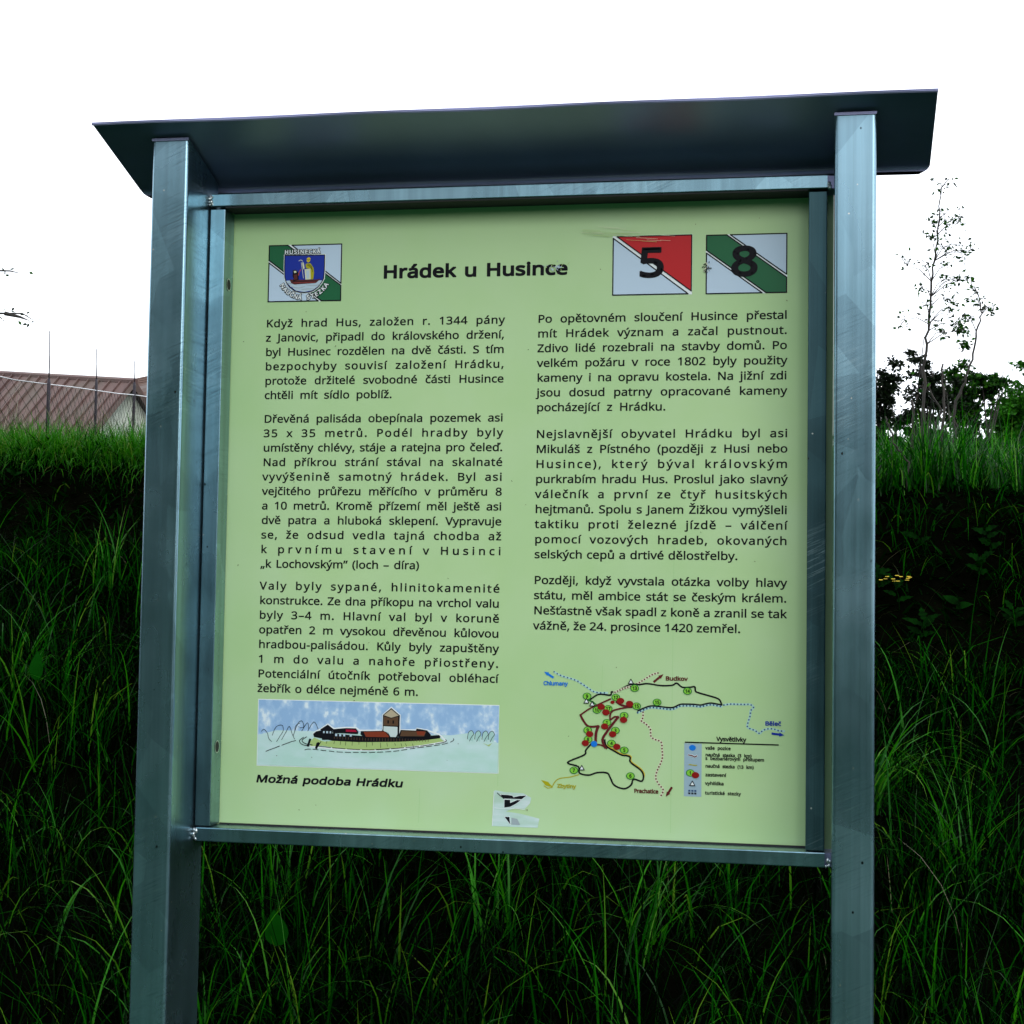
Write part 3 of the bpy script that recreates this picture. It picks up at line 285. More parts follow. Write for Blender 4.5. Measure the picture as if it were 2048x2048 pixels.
    's': (384, [[348, 119, 346, 92, 339, 69, 327, 49, 311, 32, 292, 18, 268, 6, 241, -2, 210, -6, 176, -8, 148, -7, 122, -5, 99, -1, 78, 5, 59, 11, 42, 19, 42, 83, 60, 75, 81, 67, 104, 60, 128, 54, 153, 50, 178, 49, 211, 51, 236, 57, 256, 66, 269, 79, 277, 94, 280, 112, 279, 123, 276, 132, 271, 141, 264, 150, 253, 158, 239, 167, 222, 176, 200, 185, 174, 196, 148, 206, 124, 217, 103, 228, 84, 239, 69, 252, 57, 266, 48, 283, 43, 302, 41, 324, 46, 358, 61, 386, 85, 408, 118, 425, 157, 435, 202, 438, 228, 437, 252, 434, 275, 430, 298, 424, 319, 417, 339, 409, 315, 353, 297, 360, 278, 366, 258, 372, 238, 377, 218, 379, 197, 380, 171, 379, 149, 374, 131, 366, 118, 356, 111, 343, 108, 328, 109, 317, 113, 307, 119, 298, 127, 290, 139, 282, 154, 274, 172, 266, 193, 256, 219, 246, 245, 236, 268, 226, 289, 215, 306, 203, 321, 191, 333, 176, 341, 159, 346, 140]]),
    't': (289, [[212, 50, 222, 50, 233, 51, 245, 53, 255, 54, 264, 56, 272, 59, 272, 5, 263, 1, 253, -2, 240, -4, 226, -6, 213, -8, 200, -8, 178, -7, 157, -3, 138, 4, 120, 13, 104, 27, 91, 44, 82, 66, 76, 93, 74, 125, 74, 375, 13, 375, 13, 409, 75, 437, 103, 528, 144, 528, 144, 430, 269, 430, 269, 375, 144, 375, 144, 127, 146, 103, 153, 83, 163, 69, 177, 58, 193, 52]]),
    'u': (495, [[427, 430, 427, 0, 370, 0, 359, 57, 356, 57, 346, 43, 334, 31, 321, 20, 306, 11, 290, 4, 273, -1, 256, -5, 238, -7, 220, -8, 187, -6, 159, -1, 134, 8, 112, 21, 95, 38, 81, 59, 71, 85, 65, 114, 63, 148, 63, 430, 135, 430, 135, 153, 137, 122, 145, 96, 158, 76, 176, 62, 200, 53, 230, 51, 260, 53, 285, 59, 306, 69, 323, 82, 336, 100, 345, 121, 352, 146, 356, 175, 357, 206, 357, 430]]),
    'v': (407, [[163, 0, 0, 430, 75, 430, 167, 176, 171, 164, 176, 151, 180, 137, 185, 123, 189, 109, 193, 96, 197, 83, 199, 72, 201, 63, 204, 63, 207, 72, 210, 84, 214, 96, 218, 110, 222, 124, 227, 138, 232, 152, 237, 165, 241, 176, 332, 430, 407, 430, 244, 0]]),
    'x': (424, [[170, 220, 22, 430, 102, 430, 213, 268, 322, 430, 402, 430, 253, 220, 410, 0, 330, 0, 213, 172, 94, 0, 14, 0]]),
    'y': (409, [[1, 430, 76, 430, 169, 185, 174, 171, 179, 157, 184, 144, 188, 130, 193, 117, 196, 105, 200, 92, 203, 80, 205, 68, 209, 68, 212, 83, 217, 100, 224, 121, 231, 142, 238, 164, 245, 186, 333, 430, 409, 430, 224, -59, 213, -85, 201, -108, 188, -130, 173, -148, 157, -164, 138, -176, 117, -185, 94, -191, 67, -192, 55, -192, 44, -192, 34, -190, 25, -189, 16, -188, 9, -186, 9, -130, 15, -131, 22, -132, 30, -133, 38, -134, 47, -135, 56, -135, 72, -134, 86, -131, 99, -126, 110, -118, 121, -110, 130, -99, 138, -87, 145, -73, 152, -59, 174, -2]]),
    'z': (377, [[346, 0, 31, 0, 31, 47, 262, 375, 45, 375, 45, 430, 340, 430, 340, 377, 112, 55, 346, 55]]),
    'Á': (512, [[437, 0, 368, 177, 141, 177, 73, 0, 0, 0, 224, 575, 289, 575, 512, 0], [282, 415, 280, 420, 278, 428, 274, 438, 271, 449, 267, 461, 263, 473, 260, 484, 257, 493, 255, 500, 247, 468, 244, 457, 241, 447, 238, 438, 230, 415, 165, 241, 346, 241], [374, 749, 368, 741, 361, 732, 353, 722, 343, 711, 333, 700, 323, 688, 312, 677, 301, 666, 290, 656, 279, 646, 269, 637, 259, 629, 213, 629, 213, 638, 221, 649, 229, 661, 239, 674, 248, 688, 257, 703, 266, 717, 275, 732, 282, 745, 289, 757, 374, 757]]),
    'á': (450, [[231, 437, 279, 433, 318, 422, 347, 403, 368, 375, 381, 338, 385, 293, 385, 0, 334, 0, 320, 61, 317, 61, 304, 46, 292, 33, 279, 22, 265, 13, 250, 5, 234, -1, 216, -5, 195, -7, 172, -8, 148, -7, 124, -2, 103, 6, 84, 16, 68, 30, 55, 48, 45, 68, 39, 92, 37, 119, 43, 159, 59, 192, 87, 219, 127, 238, 179, 251, 243, 257, 316, 259, 316, 285, 313, 317, 306, 342, 293, 359, 275, 371, 253, 378, 227, 380, 205, 379, 183, 376, 163, 370, 143, 363, 124, 355, 106, 347, 84, 400, 104, 410, 126, 419, 151, 426, 177, 432, 204, 436], [252, 208, 204, 203, 167, 195, 141, 182, 124, 165, 113, 144, 110, 119, 112, 97, 120, 79, 132, 66, 148, 56, 167, 51, 188, 49, 223, 52, 253, 62, 279, 79, 299, 103, 311, 134, 315, 172, 315, 210], [344, 606, 339, 598, 332, 589, 323, 579, 314, 568, 304, 557, 293, 546, 282, 534, 271, 523, 260, 513, 249, 503, 239, 494, 229, 486, 183, 486, 183, 496, 191, 506, 200, 518, 209, 532, 218, 546, 227, 560, 237, 575, 245, 589, 253, 602, 259, 614, 344, 614]]),
    'é': (452, [[234, 438, 269, 435, 301, 427, 329, 414, 354, 396, 374, 373, 390, 346, 402, 315, 409, 281, 411, 244, 411, 201, 117, 201, 122, 157, 134, 119, 154, 90, 181, 69, 215, 56, 254, 52, 280, 53, 305, 56, 327, 60, 348, 66, 370, 73, 392, 82, 392, 20, 370, 11, 349, 4, 327, -1, 304, -5, 279, -7, 251, -8, 212, -5, 176, 3, 143, 17, 114, 36, 90, 61, 70, 91, 56, 126, 47, 167, 44, 212, 47, 257, 55, 297, 68, 333, 86, 364, 108, 390, 134, 411, 164, 426, 198, 435], [233, 380, 202, 377, 175, 366, 154, 348, 137, 323, 125, 293, 119, 257, 338, 257, 336, 281, 333, 302, 326, 322, 318, 338, 306, 353, 292, 364, 276, 373, 256, 378], [347, 606, 342, 598, 335, 589, 326, 579, 317, 568, 307, 557, 296, 546, 285, 534, 274, 523, 263, 513, 253, 503, 242, 494, 233, 486, 186, 486, 186, 496, 194, 506, 203, 518, 212, 532, 221, 546, 231, 560, 240, 575, 248, 589, 256, 602, 262, 614, 347, 614]]),
    'í': (207, [[139, 0, 68, 0, 68, 430, 139, 430], [222, 606, 217, 598, 210, 589, 201, 579, 192, 568, 182, 557, 171, 546, 160, 534, 149, 523, 138, 513, 128, 503, 117, 494, 107, 486, 61, 486, 61, 496, 69, 506, 78, 518, 87, 532, 96, 546, 106, 560, 115, 575, 123, 589, 131, 602, 137, 614, 222, 614]]),
    'ú': (495, [[427, 430, 427, 0, 370, 0, 359, 57, 356, 57, 346, 43, 334, 31, 321, 20, 306, 11, 290, 4, 273, -1, 256, -5, 238, -7, 220, -8, 187, -6, 159, -1, 134, 8, 112, 21, 95, 38, 81, 59, 71, 85, 65, 114, 63, 148, 63, 430, 135, 430, 135, 153, 137, 122, 145, 96, 158, 76, 176, 62, 200, 53, 230, 51, 260, 53, 285, 59, 306, 69, 323, 82, 336, 100, 345, 121, 352, 146, 356, 175, 357, 206, 357, 430], [366, 606, 361, 598, 354, 589, 346, 579, 336, 568, 326, 557, 316, 546, 305, 534, 294, 523, 283, 513, 272, 503, 262, 494, 252, 486, 205, 486, 205, 496, 214, 506, 222, 518, 231, 532, 241, 546, 250, 560, 259, 575, 268, 589, 275, 602, 281, 614, 366, 614]]),
    'ý': (409, [[1, 430, 76, 430, 169, 185, 174, 171, 179, 157, 184, 144, 188, 130, 193, 117, 196, 105, 200, 92, 203, 80, 205, 68, 209, 68, 212, 83, 217, 100, 224, 121, 231, 142, 238, 164, 245, 186, 333, 430, 409, 430, 224, -59, 213, -85, 201, -108, 188, -130, 173, -148, 157, -164, 138, -176, 117, -185, 94, -191, 67, -192, 55, -192, 44, -192, 34, -190, 25, -189, 16, -188, 9, -186, 9, -130, 15, -131, 22, -132, 30, -133, 38, -134, 47, -135, 56, -135, 72, -134, 86, -131, 99, -126, 110, -118, 121, -110, 130, -99, 138, -87, 145, -73, 152, -59, 174, -2], [323, 606, 318, 598, 311, 589, 302, 579, 293, 568, 283, 557, 272, 546, 261, 534, 250, 523, 239, 513, 229, 503, 218, 494, 209, 486, 162, 486, 162, 496, 170, 506, 179, 518, 188, 532, 197, 546, 207, 560, 216, 575, 224, 589, 232, 602, 238, 614, 323, 614]]),
    'Č': (506, [[323, 517, 294, 516, 266, 510, 241, 502, 217, 490, 196, 474, 178, 456, 162, 434, 149, 410, 139, 383, 131, 353, 127, 321, 125, 286, 128, 241, 135, 200, 147, 164, 164, 132, 186, 105, 213, 83, 244, 68, 281, 58, 322, 55, 347, 56, 371, 58, 394, 62, 416, 66, 438, 72, 460, 78, 460, 15, 438, 8, 416, 2, 393, -2, 369, -6, 342, -7, 312, -8, 257, -4, 208, 8, 166, 28, 130, 56, 101, 90, 78, 131, 62, 178, 52, 230, 49, 287, 51, 329, 57, 369, 67, 406, 81, 440, 99, 471, 120, 499, 145, 523, 174, 543, 206, 559, 242, 571, 281, 578, 324, 581, 353, 580, 381, 577, 409, 572, 435, 565, 460, 557, 482, 547, 453, 486, 435, 494, 415, 501, 394, 508, 372, 513, 348, 516], [268, 629, 260, 641, 251, 655, 240, 668, 228, 683, 216, 697, 203, 711, 191, 724, 179, 736, 169, 747, 169, 757, 217, 757, 231, 747, 246, 736, 261, 724, 275, 711, 289, 697, 303, 683, 318, 697, 332, 711, 347, 724, 362, 736, 376, 747, 391, 757, 440, 757, 440, 747, 430, 736, 418, 724, 405, 711, 392, 697, 380, 683, 368, 668, 357, 655, 347, 641, 340, 629]]),
    'č': (385, [[241, -8, 204, -5, 170, 2, 139, 15, 112, 34, 88, 58, 69, 87, 55, 123, 47, 165, 44, 213, 47, 262, 56, 305, 71, 342, 90, 372, 114, 396, 142, 415, 174, 428, 208, 435, 245, 438, 267, 437, 288, 435, 309, 431, 328, 426, 344, 421, 358, 415, 337, 356, 323, 361, 308, 365, 292, 370, 275, 373, 259, 375, 244, 376, 217, 374, 193, 368, 172, 358, 155, 343, 141, 325, 131, 303, 123, 277, 119, 247, 117, 213, 119, 181, 123, 152, 131, 126, 141, 104, 155, 86, 172, 71, 191, 61, 214, 55, 240, 53, 262, 54, 283, 56, 302, 60, 319, 65, 336, 71, 351, 78, 351, 15, 336, 8, 320, 3, 304, -2, 285, -5, 264, -7], [191, 486, 183, 499, 174, 512, 163, 526, 151, 540, 139, 554, 126, 568, 114, 581, 102, 593, 92, 604, 92, 614, 140, 614, 154, 605, 169, 594, 184, 581, 198, 568, 213, 555, 226, 540, 241, 555, 255, 568, 270, 581, 285, 594, 299, 605, 314, 614, 363, 614, 363, 604, 353, 593, 341, 581, 328, 568, 315, 554, 303, 540, 291, 526, 280, 512, 270, 499, 263, 486]]),
    'ď': (493, [[221, -8, 171, -2, 128, 17, 92, 48, 65, 91, 49, 146, 44, 214, 49, 282, 66, 338, 93, 381, 128, 413, 171, 432, 221, 438, 243, 437, 262, 434, 280, 429, 296, 423, 310, 416, 323, 407, 335, 397, 345, 386, 354, 374, 359, 374, 356, 405, 355, 418, 355, 429, 354, 438, 354, 609, 425, 609, 425, 0, 368, 0, 358, 58, 354, 58, 345, 46, 335, 35, 323, 24, 310, 15, 296, 7, 279, 1, 262, -4, 242, -7], [232, 51, 273, 55, 305, 67, 328, 88, 343, 117, 352, 154, 355, 200, 355, 213, 352, 263, 343, 304, 329, 336, 306, 360, 274, 375, 231, 379, 196, 374, 168, 359, 146, 334, 130, 300, 120, 260, 117, 213, 120, 165, 130, 125, 146, 93, 168, 69, 197, 55], [552, 602, 549, 592, 545, 580, 539, 566, 533, 552, 526, 537, 518, 522, 510, 507, 502, 493, 494, 481, 455, 481, 455, 491, 458, 499, 461, 508, 464, 517, 466, 528, 469, 538, 471, 549, 473, 560, 476, 570, 478, 581, 479, 591, 481, 601, 482, 609, 552, 609]]),
    'ě': (452, [[234, 438, 269, 435, 301, 427, 329, 414, 354, 396, 374, 373, 390, 346, 402, 315, 409, 281, 411, 244, 411, 201, 117, 201, 122, 157, 134, 119, 154, 90, 181, 69, 215, 56, 254, 52, 280, 53, 305, 56, 327, 60, 348, 66, 370, 73, 392, 82, 392, 20, 370, 11, 349, 4, 327, -1, 304, -5, 279, -7, 251, -8, 212, -5, 176, 3, 143, 17, 114, 36, 90, 61, 70, 91, 56, 126, 47, 167, 44, 212, 47, 257, 55, 297, 68, 333, 86, 364, 108, 390, 134, 411, 164, 426, 198, 435], [233, 380, 202, 377, 175, 366, 154, 348, 137, 323, 125, 293, 119, 257, 338, 257, 336, 281, 333, 302, 326, 322, 318, 338, 306, 353, 292, 364, 276, 373, 256, 378], [192, 486, 184, 499, 175, 512, 164, 526, 152, 540, 139, 554, 127, 568, 114, 581, 103, 593, 93, 604, 93, 614, 141, 614, 155, 605, 170, 594, 184, 581, 199, 568, 213, 555, 227, 540, 241, 555, 256, 568, 271, 581, 286, 594, 300, 605, 314, 614, 364, 614, 364, 604, 353, 593, 342, 581, 329, 568, 316, 554, 304, 540, 291, 526, 280, 512, 271, 499, 264, 486]]),
    'ř': (331, [[269, 438, 277, 438, 286, 437, 295, 437, 304, 436, 312, 435, 319, 433, 310, 368, 303, 370, 296, 371, 287, 372, 279, 373, 271, 374, 264, 374, 248, 373, 232, 369, 217, 363, 202, 355, 189, 346, 176, 334, 166, 321, 156, 305, 149, 289, 143, 270, 140, 251, 139, 229, 139, 0, 68, 0, 68, 430, 126, 430, 134, 351, 137, 351, 147, 367, 158, 381, 170, 395, 183, 407, 198, 418, 214, 426, 231, 433, 249, 437], [156, 486, 148, 499, 138, 512, 128, 526, 116, 540, 103, 554, 91, 568, 78, 581, 67, 593, 57, 604, 57, 614, 105, 614, 119, 605, 134, 594, 148, 581, 163, 568, 177, 555, 191, 540, 205, 555, 220, 568, 235, 581, 250, 594, 264, 605, 278, 614, 328, 614, 328, 604, 317, 593, 306, 581, 293, 568, 280, 554, 268, 540, 255, 526, 244, 512, 235, 499, 228, 486]]),
    'š': (384, [[348, 119, 346, 92, 339, 69, 327, 49, 311, 32, 292, 18, 268, 6, 241, -2, 210, -6, 176, -8, 148, -7, 122, -5, 99, -1, 78, 5, 59, 11, 42, 19, 42, 83, 60, 75, 81, 67, 104, 60, 128, 54, 153, 50, 178, 49, 211, 51, 236, 57, 256, 66, 269, 79, 277, 94, 280, 112, 279, 123, 276, 132, 271, 141, 264, 150, 253, 158, 239, 167, 222, 176, 200, 185, 174, 196, 148, 206, 124, 217, 103, 228, 84, 239, 69, 252, 57, 266, 48, 283, 43, 302, 41, 324, 46, 358, 61, 386, 85, 408, 118, 425, 157, 435, 202, 438, 228, 437, 252, 434, 275, 430, 298, 424, 319, 417, 339, 409, 315, 353, 297, 360, 278, 366, 258, 372, 238, 377, 218, 379, 197, 380, 171, 379, 149, 374, 131, 366, 118, 356, 111, 343, 108, 328, 109, 317, 113, 307, 119, 298, 127, 290, 139, 282, 154, 274, 172, 266, 193, 256, 219, 246, 245, 236, 268, 226, 289, 215, 306, 203, 321, 191, 333, 176, 341, 159, 346, 140], [156, 486, 148, 499, 138, 512, 128, 526, 116, 540, 103, 554, 91, 568, 78, 581, 67, 593, 57, 604, 57, 614, 105, 614, 119, 605, 134, 594, 148, 581, 163, 568, 177, 555, 191, 540, 205, 555, 220, 568, 235, 581, 250, 594, 264, 605, 278, 614, 328, 614, 328, 604, 317, 593, 306, 581, 293, 568, 280, 554, 268, 540, 255, 526, 244, 512, 235, 499, 228, 486]]),
    'ť': (289, [[212, 50, 222, 50, 233, 51, 245, 53, 255, 54, 264, 56, 272, 59, 272, 5, 263, 1, 253, -2, 240, -4, 226, -6, 213, -8, 200, -8, 178, -7, 157, -3, 138, 4, 120, 13, 104, 27, 91, 44, 82, 66, 76, 93, 74, 125, 74, 375, 13, 375, 13, 409, 75, 437, 103, 528, 144, 528, 144, 430, 269, 430, 269, 375, 144, 375, 144, 127, 146, 103, 153, 83, 163, 69, 177, 58, 193, 52], [377, 602, 374, 592, 370, 580, 364, 566, 358, 552, 351, 537, 343, 522, 335, 507, 327, 493, 319, 481, 281, 481, 281, 491, 283, 499, 286, 508, 289, 517, 291, 528, 294, 538, 296, 549, 299, 560, 301, 570, 303, 581, 304, 591, 306, 601, 307, 609, 377, 609]]),
    'ů': (495, [[427, 430, 427, 0, 370, 0, 359, 57, 356, 57, 346, 43, 334, 31, 321, 20, 306, 11, 290, 4, 273, -1, 256, -5, 238, -7, 220, -8, 187, -6, 159, -1, 134, 8, 112, 21, 95, 38, 81, 59, 71, 85, 65, 114, 63, 148, 63, 430, 135, 430, 135, 153, 137, 122, 145, 96, 158, 76, 176, 62, 200, 53, 230, 51, 260, 53, 285, 59, 306, 69, 323, 82, 336, 100, 345, 121, 352, 146, 356, 175, 357, 206, 357, 430], [247, 486, 222, 488, 201, 496, 184, 508, 170, 525, 162, 546, 160, 571, 162, 596, 170, 616, 184, 633, 201, 645, 222, 653, 247, 655, 271, 653, 292, 645, 310, 633, 325, 617, 333, 596, 336, 572, 333, 547, 325, 525, 311, 508, 292, 496, 271, 488], [247, 526, 260, 527, 270, 531, 279, 538, 286, 547, 291, 558, 292, 571, 290, 584, 286, 595, 279, 604, 270, 611, 259, 615, 247, 616, 235, 615, 224, 611, 215, 604, 208, 595, 204, 584, 202, 571, 203, 558, 207, 547, 214, 538, 223, 531, 234, 527]]),
    'Ž': (458, [[427, 0, 30, 0, 30, 55, 332, 508, 40, 508, 40, 573, 419, 573, 419, 518, 118, 64, 427, 64], [196, 629, 188, 641, 179, 655, 168, 668, 156, 683, 143, 697, 131, 711, 118, 724, 107, 736, 97, 747, 97, 757, 145, 757, 159, 747, 174, 736, 188, 724, 203, 711, 217, 697, 231, 683, 245, 697, 260, 711, 275, 724, 290, 736, 304, 747, 318, 757, 368, 757, 368, 747, 357, 736, 346, 724, 333, 711, 320, 697, 308, 683, 296, 668, 284, 655, 275, 641, 268, 629]]),
    'ž': (377, [[346, 0, 31, 0, 31, 47, 262, 375, 45, 375, 45, 430, 340, 430, 340, 377, 112, 55, 346, 55], [152, 486, 144, 499, 134, 512, 123, 526, 112, 540, 99, 554, 87, 568, 74, 581, 63, 593, 53, 604, 53, 614, 101, 614, 115, 605, 130, 594, 144, 581, 159, 568, 173, 555, 187, 540, 201, 555, 216, 568, 231, 581, 246, 594, 260, 605, 274, 614, 324, 614, 324, 604, 313, 593, 302, 581, 289, 568, 276, 554, 264, 540, 251, 526, 240, 512, 231, 499, 224, 486]]),
    '–': (401, [[32, 184, 32, 246, 369, 246, 369, 184]]),
    '”': (288, [[278, 564, 273, 545, 267, 524, 260, 503, 252, 481, 244, 459, 235, 437, 227, 416, 218, 396, 209, 376, 156, 376, 162, 397, 167, 419, 172, 441, 177, 465, 182, 488, 186, 510, 191, 532, 194, 553, 197, 573, 273, 573], [130, 564, 125, 545, 119, 524, 111, 503, 104, 481, 96, 459, 87, 437, 78, 416, 70, 396, 61, 376, 10, 376, 13, 391, 17, 407, 21, 424, 25, 441, 28, 459, 32, 476, 35, 493, 38, 510, 41, 527, 44, 543, 47, 558, 49, 573, 124, 573]]),
    '„': (333, [[294, 84, 288, 65, 282, 45, 275, 23, 267, 1, 259, -20, 251, -42, 242, -63, 233, -84, 225, -103, 172, -103, 177, -83, 182, -61, 187, -38, 192, -15, 197, 8, 202, 31, 206, 53, 210, 74, 213, 93, 288, 93], [145, 84, 140, 65, 134, 45, 127, 23, 119, 1, 111, -20, 102, -42, 93, -63, 85, -84, 76, -103, 25, -103, 29, -88, 32, -72, 36, -55, 40, -38, 43, -21, 47, -4, 50, 14, 54, 31, 57, 47, 59, 63, 62, 79, 64, 93, 140, 93]]),
    ' ': (208, []),
}

# ------------------------------------------------------------------ the ground: one sheet, bank and upper meadow included
def lerp(a, b, t): return a+(b-a)*t
_w = [(rng.uniform(.5, 5.5), rng.uniform(0, 6.28), rng.uniform(0, 6.28)) for _ in range(26)]
def wob(x, y):
    s = 0
    for f, a, p in _w: s = s+np.sin(f*(x*np.cos(a)+y*np.sin(a))+p)/(f+.6)
    return s
def lip_y(x):
    t = np.clip((x+2.2)/4.0, 0, 1); t = t*t*(3-2*t); return lerp(4.55, 4.6, t)+.12*np.sin(x*2.1+.6)+.05*np.sin(x*6.3+1)+.035*np.sin(x*13.7)
def ground_z(x, y):
    x = np.asarray(x, float); y = np.asarray(y, float)
    t = np.clip((x+2.2)/4.0, 0, 1); t = t*t*(3-2*t)
    yb, zb = lerp(3.9, 3.65, t), lerp(1.72, 1.22, t)
    yl, zl = lip_y(x), lerp(2.255, 2.06, t)+.03*np.exp(-((x+1.9)/.5)**2)-.03*np.exp(-((x+2.9)/.5)**2)
    y0 = .75
    a = np.clip((y-y0)/(yb-y0), 0, 1); z = zb*(a**1.12)
    w = np.clip((y-yb)/(yl-yb), 0, 1); z = z+(zl-zb)*(w*w*(3-2*w))
    z = z+np.clip((y-yl)*.03, 0, .25)
    far = np.clip(np.hypot(x, y-3)/60-.4, 0, 1)
    amp = .035*np.clip((y-.6)/1.0, 0, 1)+.02*w
    return z+amp*(1-.6*w)*wob(x*1.6, y*1.6)*(1-far*.5)
gx = np.unique(np.concatenate([np.linspace(-5, 7, 170), -5-np.geomspace(.3, 400, 22), 7+np.geomspace(.3, 400, 22)]))
gy = np.unique(np.concatenate([np.linspace(-1, 7, 150), -1-np.geomspace(.3, 400, 20), 7+np.geomspace(.2, 600, 24)]))
X, Y = np.meshgrid(gx, gy); Z = ground_z(X, Y)
nx, ny = len(gx), len(gy)
idx = np.arange(nx*ny).reshape(ny, nx)
quads = np.stack([idx[:-1, :-1], idx[:-1, 1:], idx[1:, 1:], idx[1:, :-1]], -1).reshape(-1, 4)
def np_mesh(name, V, F, mats, parent=None, smooth=True, tint=None):
    me = bpy.data.meshes.new(name); V = np.asarray(V, np.float32); F = np.asarray(F, np.int32); k = F.shape[1]
    me.vertices.add(len(V)); me.vertices.foreach_set('co', V.ravel())
    me.loops.add(F.size); me.loops.foreach_set('vertex_index', F.ravel())
    me.polygons.add(len(F)); me.polygons.foreach_set('loop_start', np.arange(len(F), dtype=np.int32)*k); me.polygons.foreach_set('loop_total', np.full(len(F), k, np.int32))
    if smooth: me.polygons.foreach_set('use_smooth', np.ones(len(F), bool))
    if tint is not None:
        a = me.attributes.new('tint', 'FLOAT', 'POINT'); a.data.foreach_set('value', np.asarray(tint, np.float32).ravel())
    me.update(); me.validate()
    return link(name, me, mats, parent)
tag(np_mesh('ground', np.stack([X, Y, Z], -1).reshape(-1, 3), quads, M_soil), kind='structure')

M_lawn = mat('mown_grass', (.02, .10, .04), .9, 0, .1); nt, b = nodes(M_lawn)
c = ramp(nt, noise(nt, 3, 7), [(.35, (.006, .036, .018)), (.65, (.016, .075, .036))]); nt.links.new(c, b.inputs['Base Color'])
mb = MB(); mb.add([(-40, -22, .006), (40, -22, .006), (40, -.55, .006), (-40, -.55, .006)], [(0, 1, 2, 3)])
tag(mb.build('lawn', M_lawn), kind='structure')
# unseen wooded rise added behind the viewer to darken reflections, higher towards the left
M_unseen_hill = mat('unseen_wooded_hill', (.01, .03, .008), .9, 0, .05); nt, b = nodes(M_unseen_hill)
c = ramp(nt, noise(nt, .6, 6), [(.35, (.004, .020, .008)), (.65, (.012, .05, .022))]); nt.links.new(c, b.inputs['Base Color'])
hx = np.linspace(-110, 90, 130); hd = np.concatenate([np.linspace(0, 26, 34), np.linspace(28, 90, 12)])
HX, HD = np.meshgrid(hx, hd); HY = -16-HD-.002*(HX-5)**2*.5
top = np.interp(HX, [-110, -45, -12, 4, 20, 90], [24, 20, 12, 7.0, 5.5, 9])
HZ = top*np.clip(HD/22, 0, 1)**.55+(.9*wob(HX*.35, HD*.4)+.5*wob(HX*1.3, HD*1.2))*np.clip(HD/4, 0, 1)-.3
hi_ = np.arange(HX.size).reshape(HX.shape)
tag(np_mesh('unseen_hill', np.stack([HX, HY, HZ], -1).reshape(-1, 3), np.stack([hi_[:-1, :-1], hi_[1:, :-1], hi_[1:, 1:], hi_[:-1, 1:]], -1).reshape(-1, 4), M_unseen_hill), kind='structure')

# ------------------------------------------------------------------ the information board
W, PW, PD = 1.34, .0719, .167
board = tag(empty('information_board', (W/2, 0, 0)), 'green printed information board in a grey steel frame under a sloping sheet metal roof', 'sign')
RY0, RZ0, RY1, RZ1, RX0, RX1 = -.050, 2.399, .190, 2.329, -.101, 1.4415
def roof_z(y): return RZ0+(y-RY0)*(RZ1-RZ0)/(RY1-RY0)
for x0 in (0, W-PW):
    v, f = rounded_prism('z', x0, x0+PW, 0, PD, -.3, 2.38, .0065, 6, top=lambda a, b: roof_z(b)-.006)
    po = mesh('post', v, f, M_post, board)
    # seam plate where the post meets the roof
    mb = MB(); s0 = -.004
    mb.box(x0-.0005, x0+PW+.0005, -.0025, .0, roof_z(0)-.0095, roof_z(0)-.0045)
    mb.build('cap_plate', M_roof, po)
    if x0 > 1:
        mb = MB()
        for xx, w_ in ((.0315, .0012), (.047, .0007), (.058, .0005)): mb.box(x0+xx, x0+xx+w_, -.0007, .003, .2, 2.36)
        mb.build('rolling_seam', M_bar, po)
# roof: one folded sheet with rounded rear corners and a turned down rear flange
prof = [(RY0+.001, RZ0-.004), (RY0-.0005, RZ0-.0015)]
for i in range(13):
    t = i/12; y = lerp(RY0, RY1-.008, t); prof.append((y, roof_z(y)))
cy_, cz_ = RY1-.008, roof_z(RY1-.008)-.010
for i in range(1, 7):
    t = math.radians(90-90*i/6); prof.append((cy_+.010*math.cos(t), cz_+.010*math.sin(t)))
prof.append((cy_+.010, cz_-.006))
def inset(j):                                            # rounded outline of the rear corners
    k = len(prof); s = max(0, (j-(k-7))/6); return .020*(1-math.sqrt(max(0, 1-s*s)))
v, f, nseg = [], [], 24
for th in (0, .0022):
    for j, (y, z) in enumerate(prof):
        for i in range(nseg+1):
            x = lerp(RX0+inset(j), RX1-inset(j), i/nseg)
            sag = .0012*math.sin(i*.9+.4)*(1 if j < 2 else .3)
            v.append((x, y, z+th+sag))
k = len(prof); S = (nseg+1)*k
for j in range(k-1):
    for i in range(nseg):
        a = j*(nseg+1)+i; f.append((a, a+1, a+nseg+2, a+nseg+1)); f.append((S+a, S+a+nseg+1, S+a+nseg+2, S+a+1))
for j in range(k-1):
    for i in (0, nseg):
        a = j*(nseg+1)+i; f.append((a, a+nseg+1, S+a+nseg+1, S+a))
for i in range(nseg):
    for j in (0, k-1):
        a = j*(nseg+1)+i; f.append((a, a+1, S+a+1, S+a))
rf = mesh('roof', v, f, M_roof, board)
def weld(name, c, size, n, parent, seed):
    r_ = random.Random(seed); mb = MB()
    for i in range(n):
        p = Vector(c)+Vector((r_.uniform(-1, 1)*size[0], r_.uniform(-1, 1)*size[1], r_.uniform(-1, 1)*size[2]))
        r = r_.uniform(.0016, .0042); vv = []
        for a in range(5):
            for b_ in range(6):
                th, ph = math.pi*(a+.5)/5, 2*math.pi*b_/6
                vv.append(p+Vector((math.sin(th)*math.cos(ph), math.sin(th)*math.sin(ph)*.7, math.cos(th)*1.3))*r*r_.uniform(.7, 1.2))
        ff = [(a*6+b_, a*6+(b_+1) % 6, (a+1)*6+(b_+1) % 6, (a+1)*6+b_) for a in range(4) for b_ in range(6)]+[tuple(range(6))[::-1], tuple(range(24, 30))]
        mb.add(vv, ff)
    return mb.build(name, M_weld, parent, True)
YR, YP = .1131, .1708
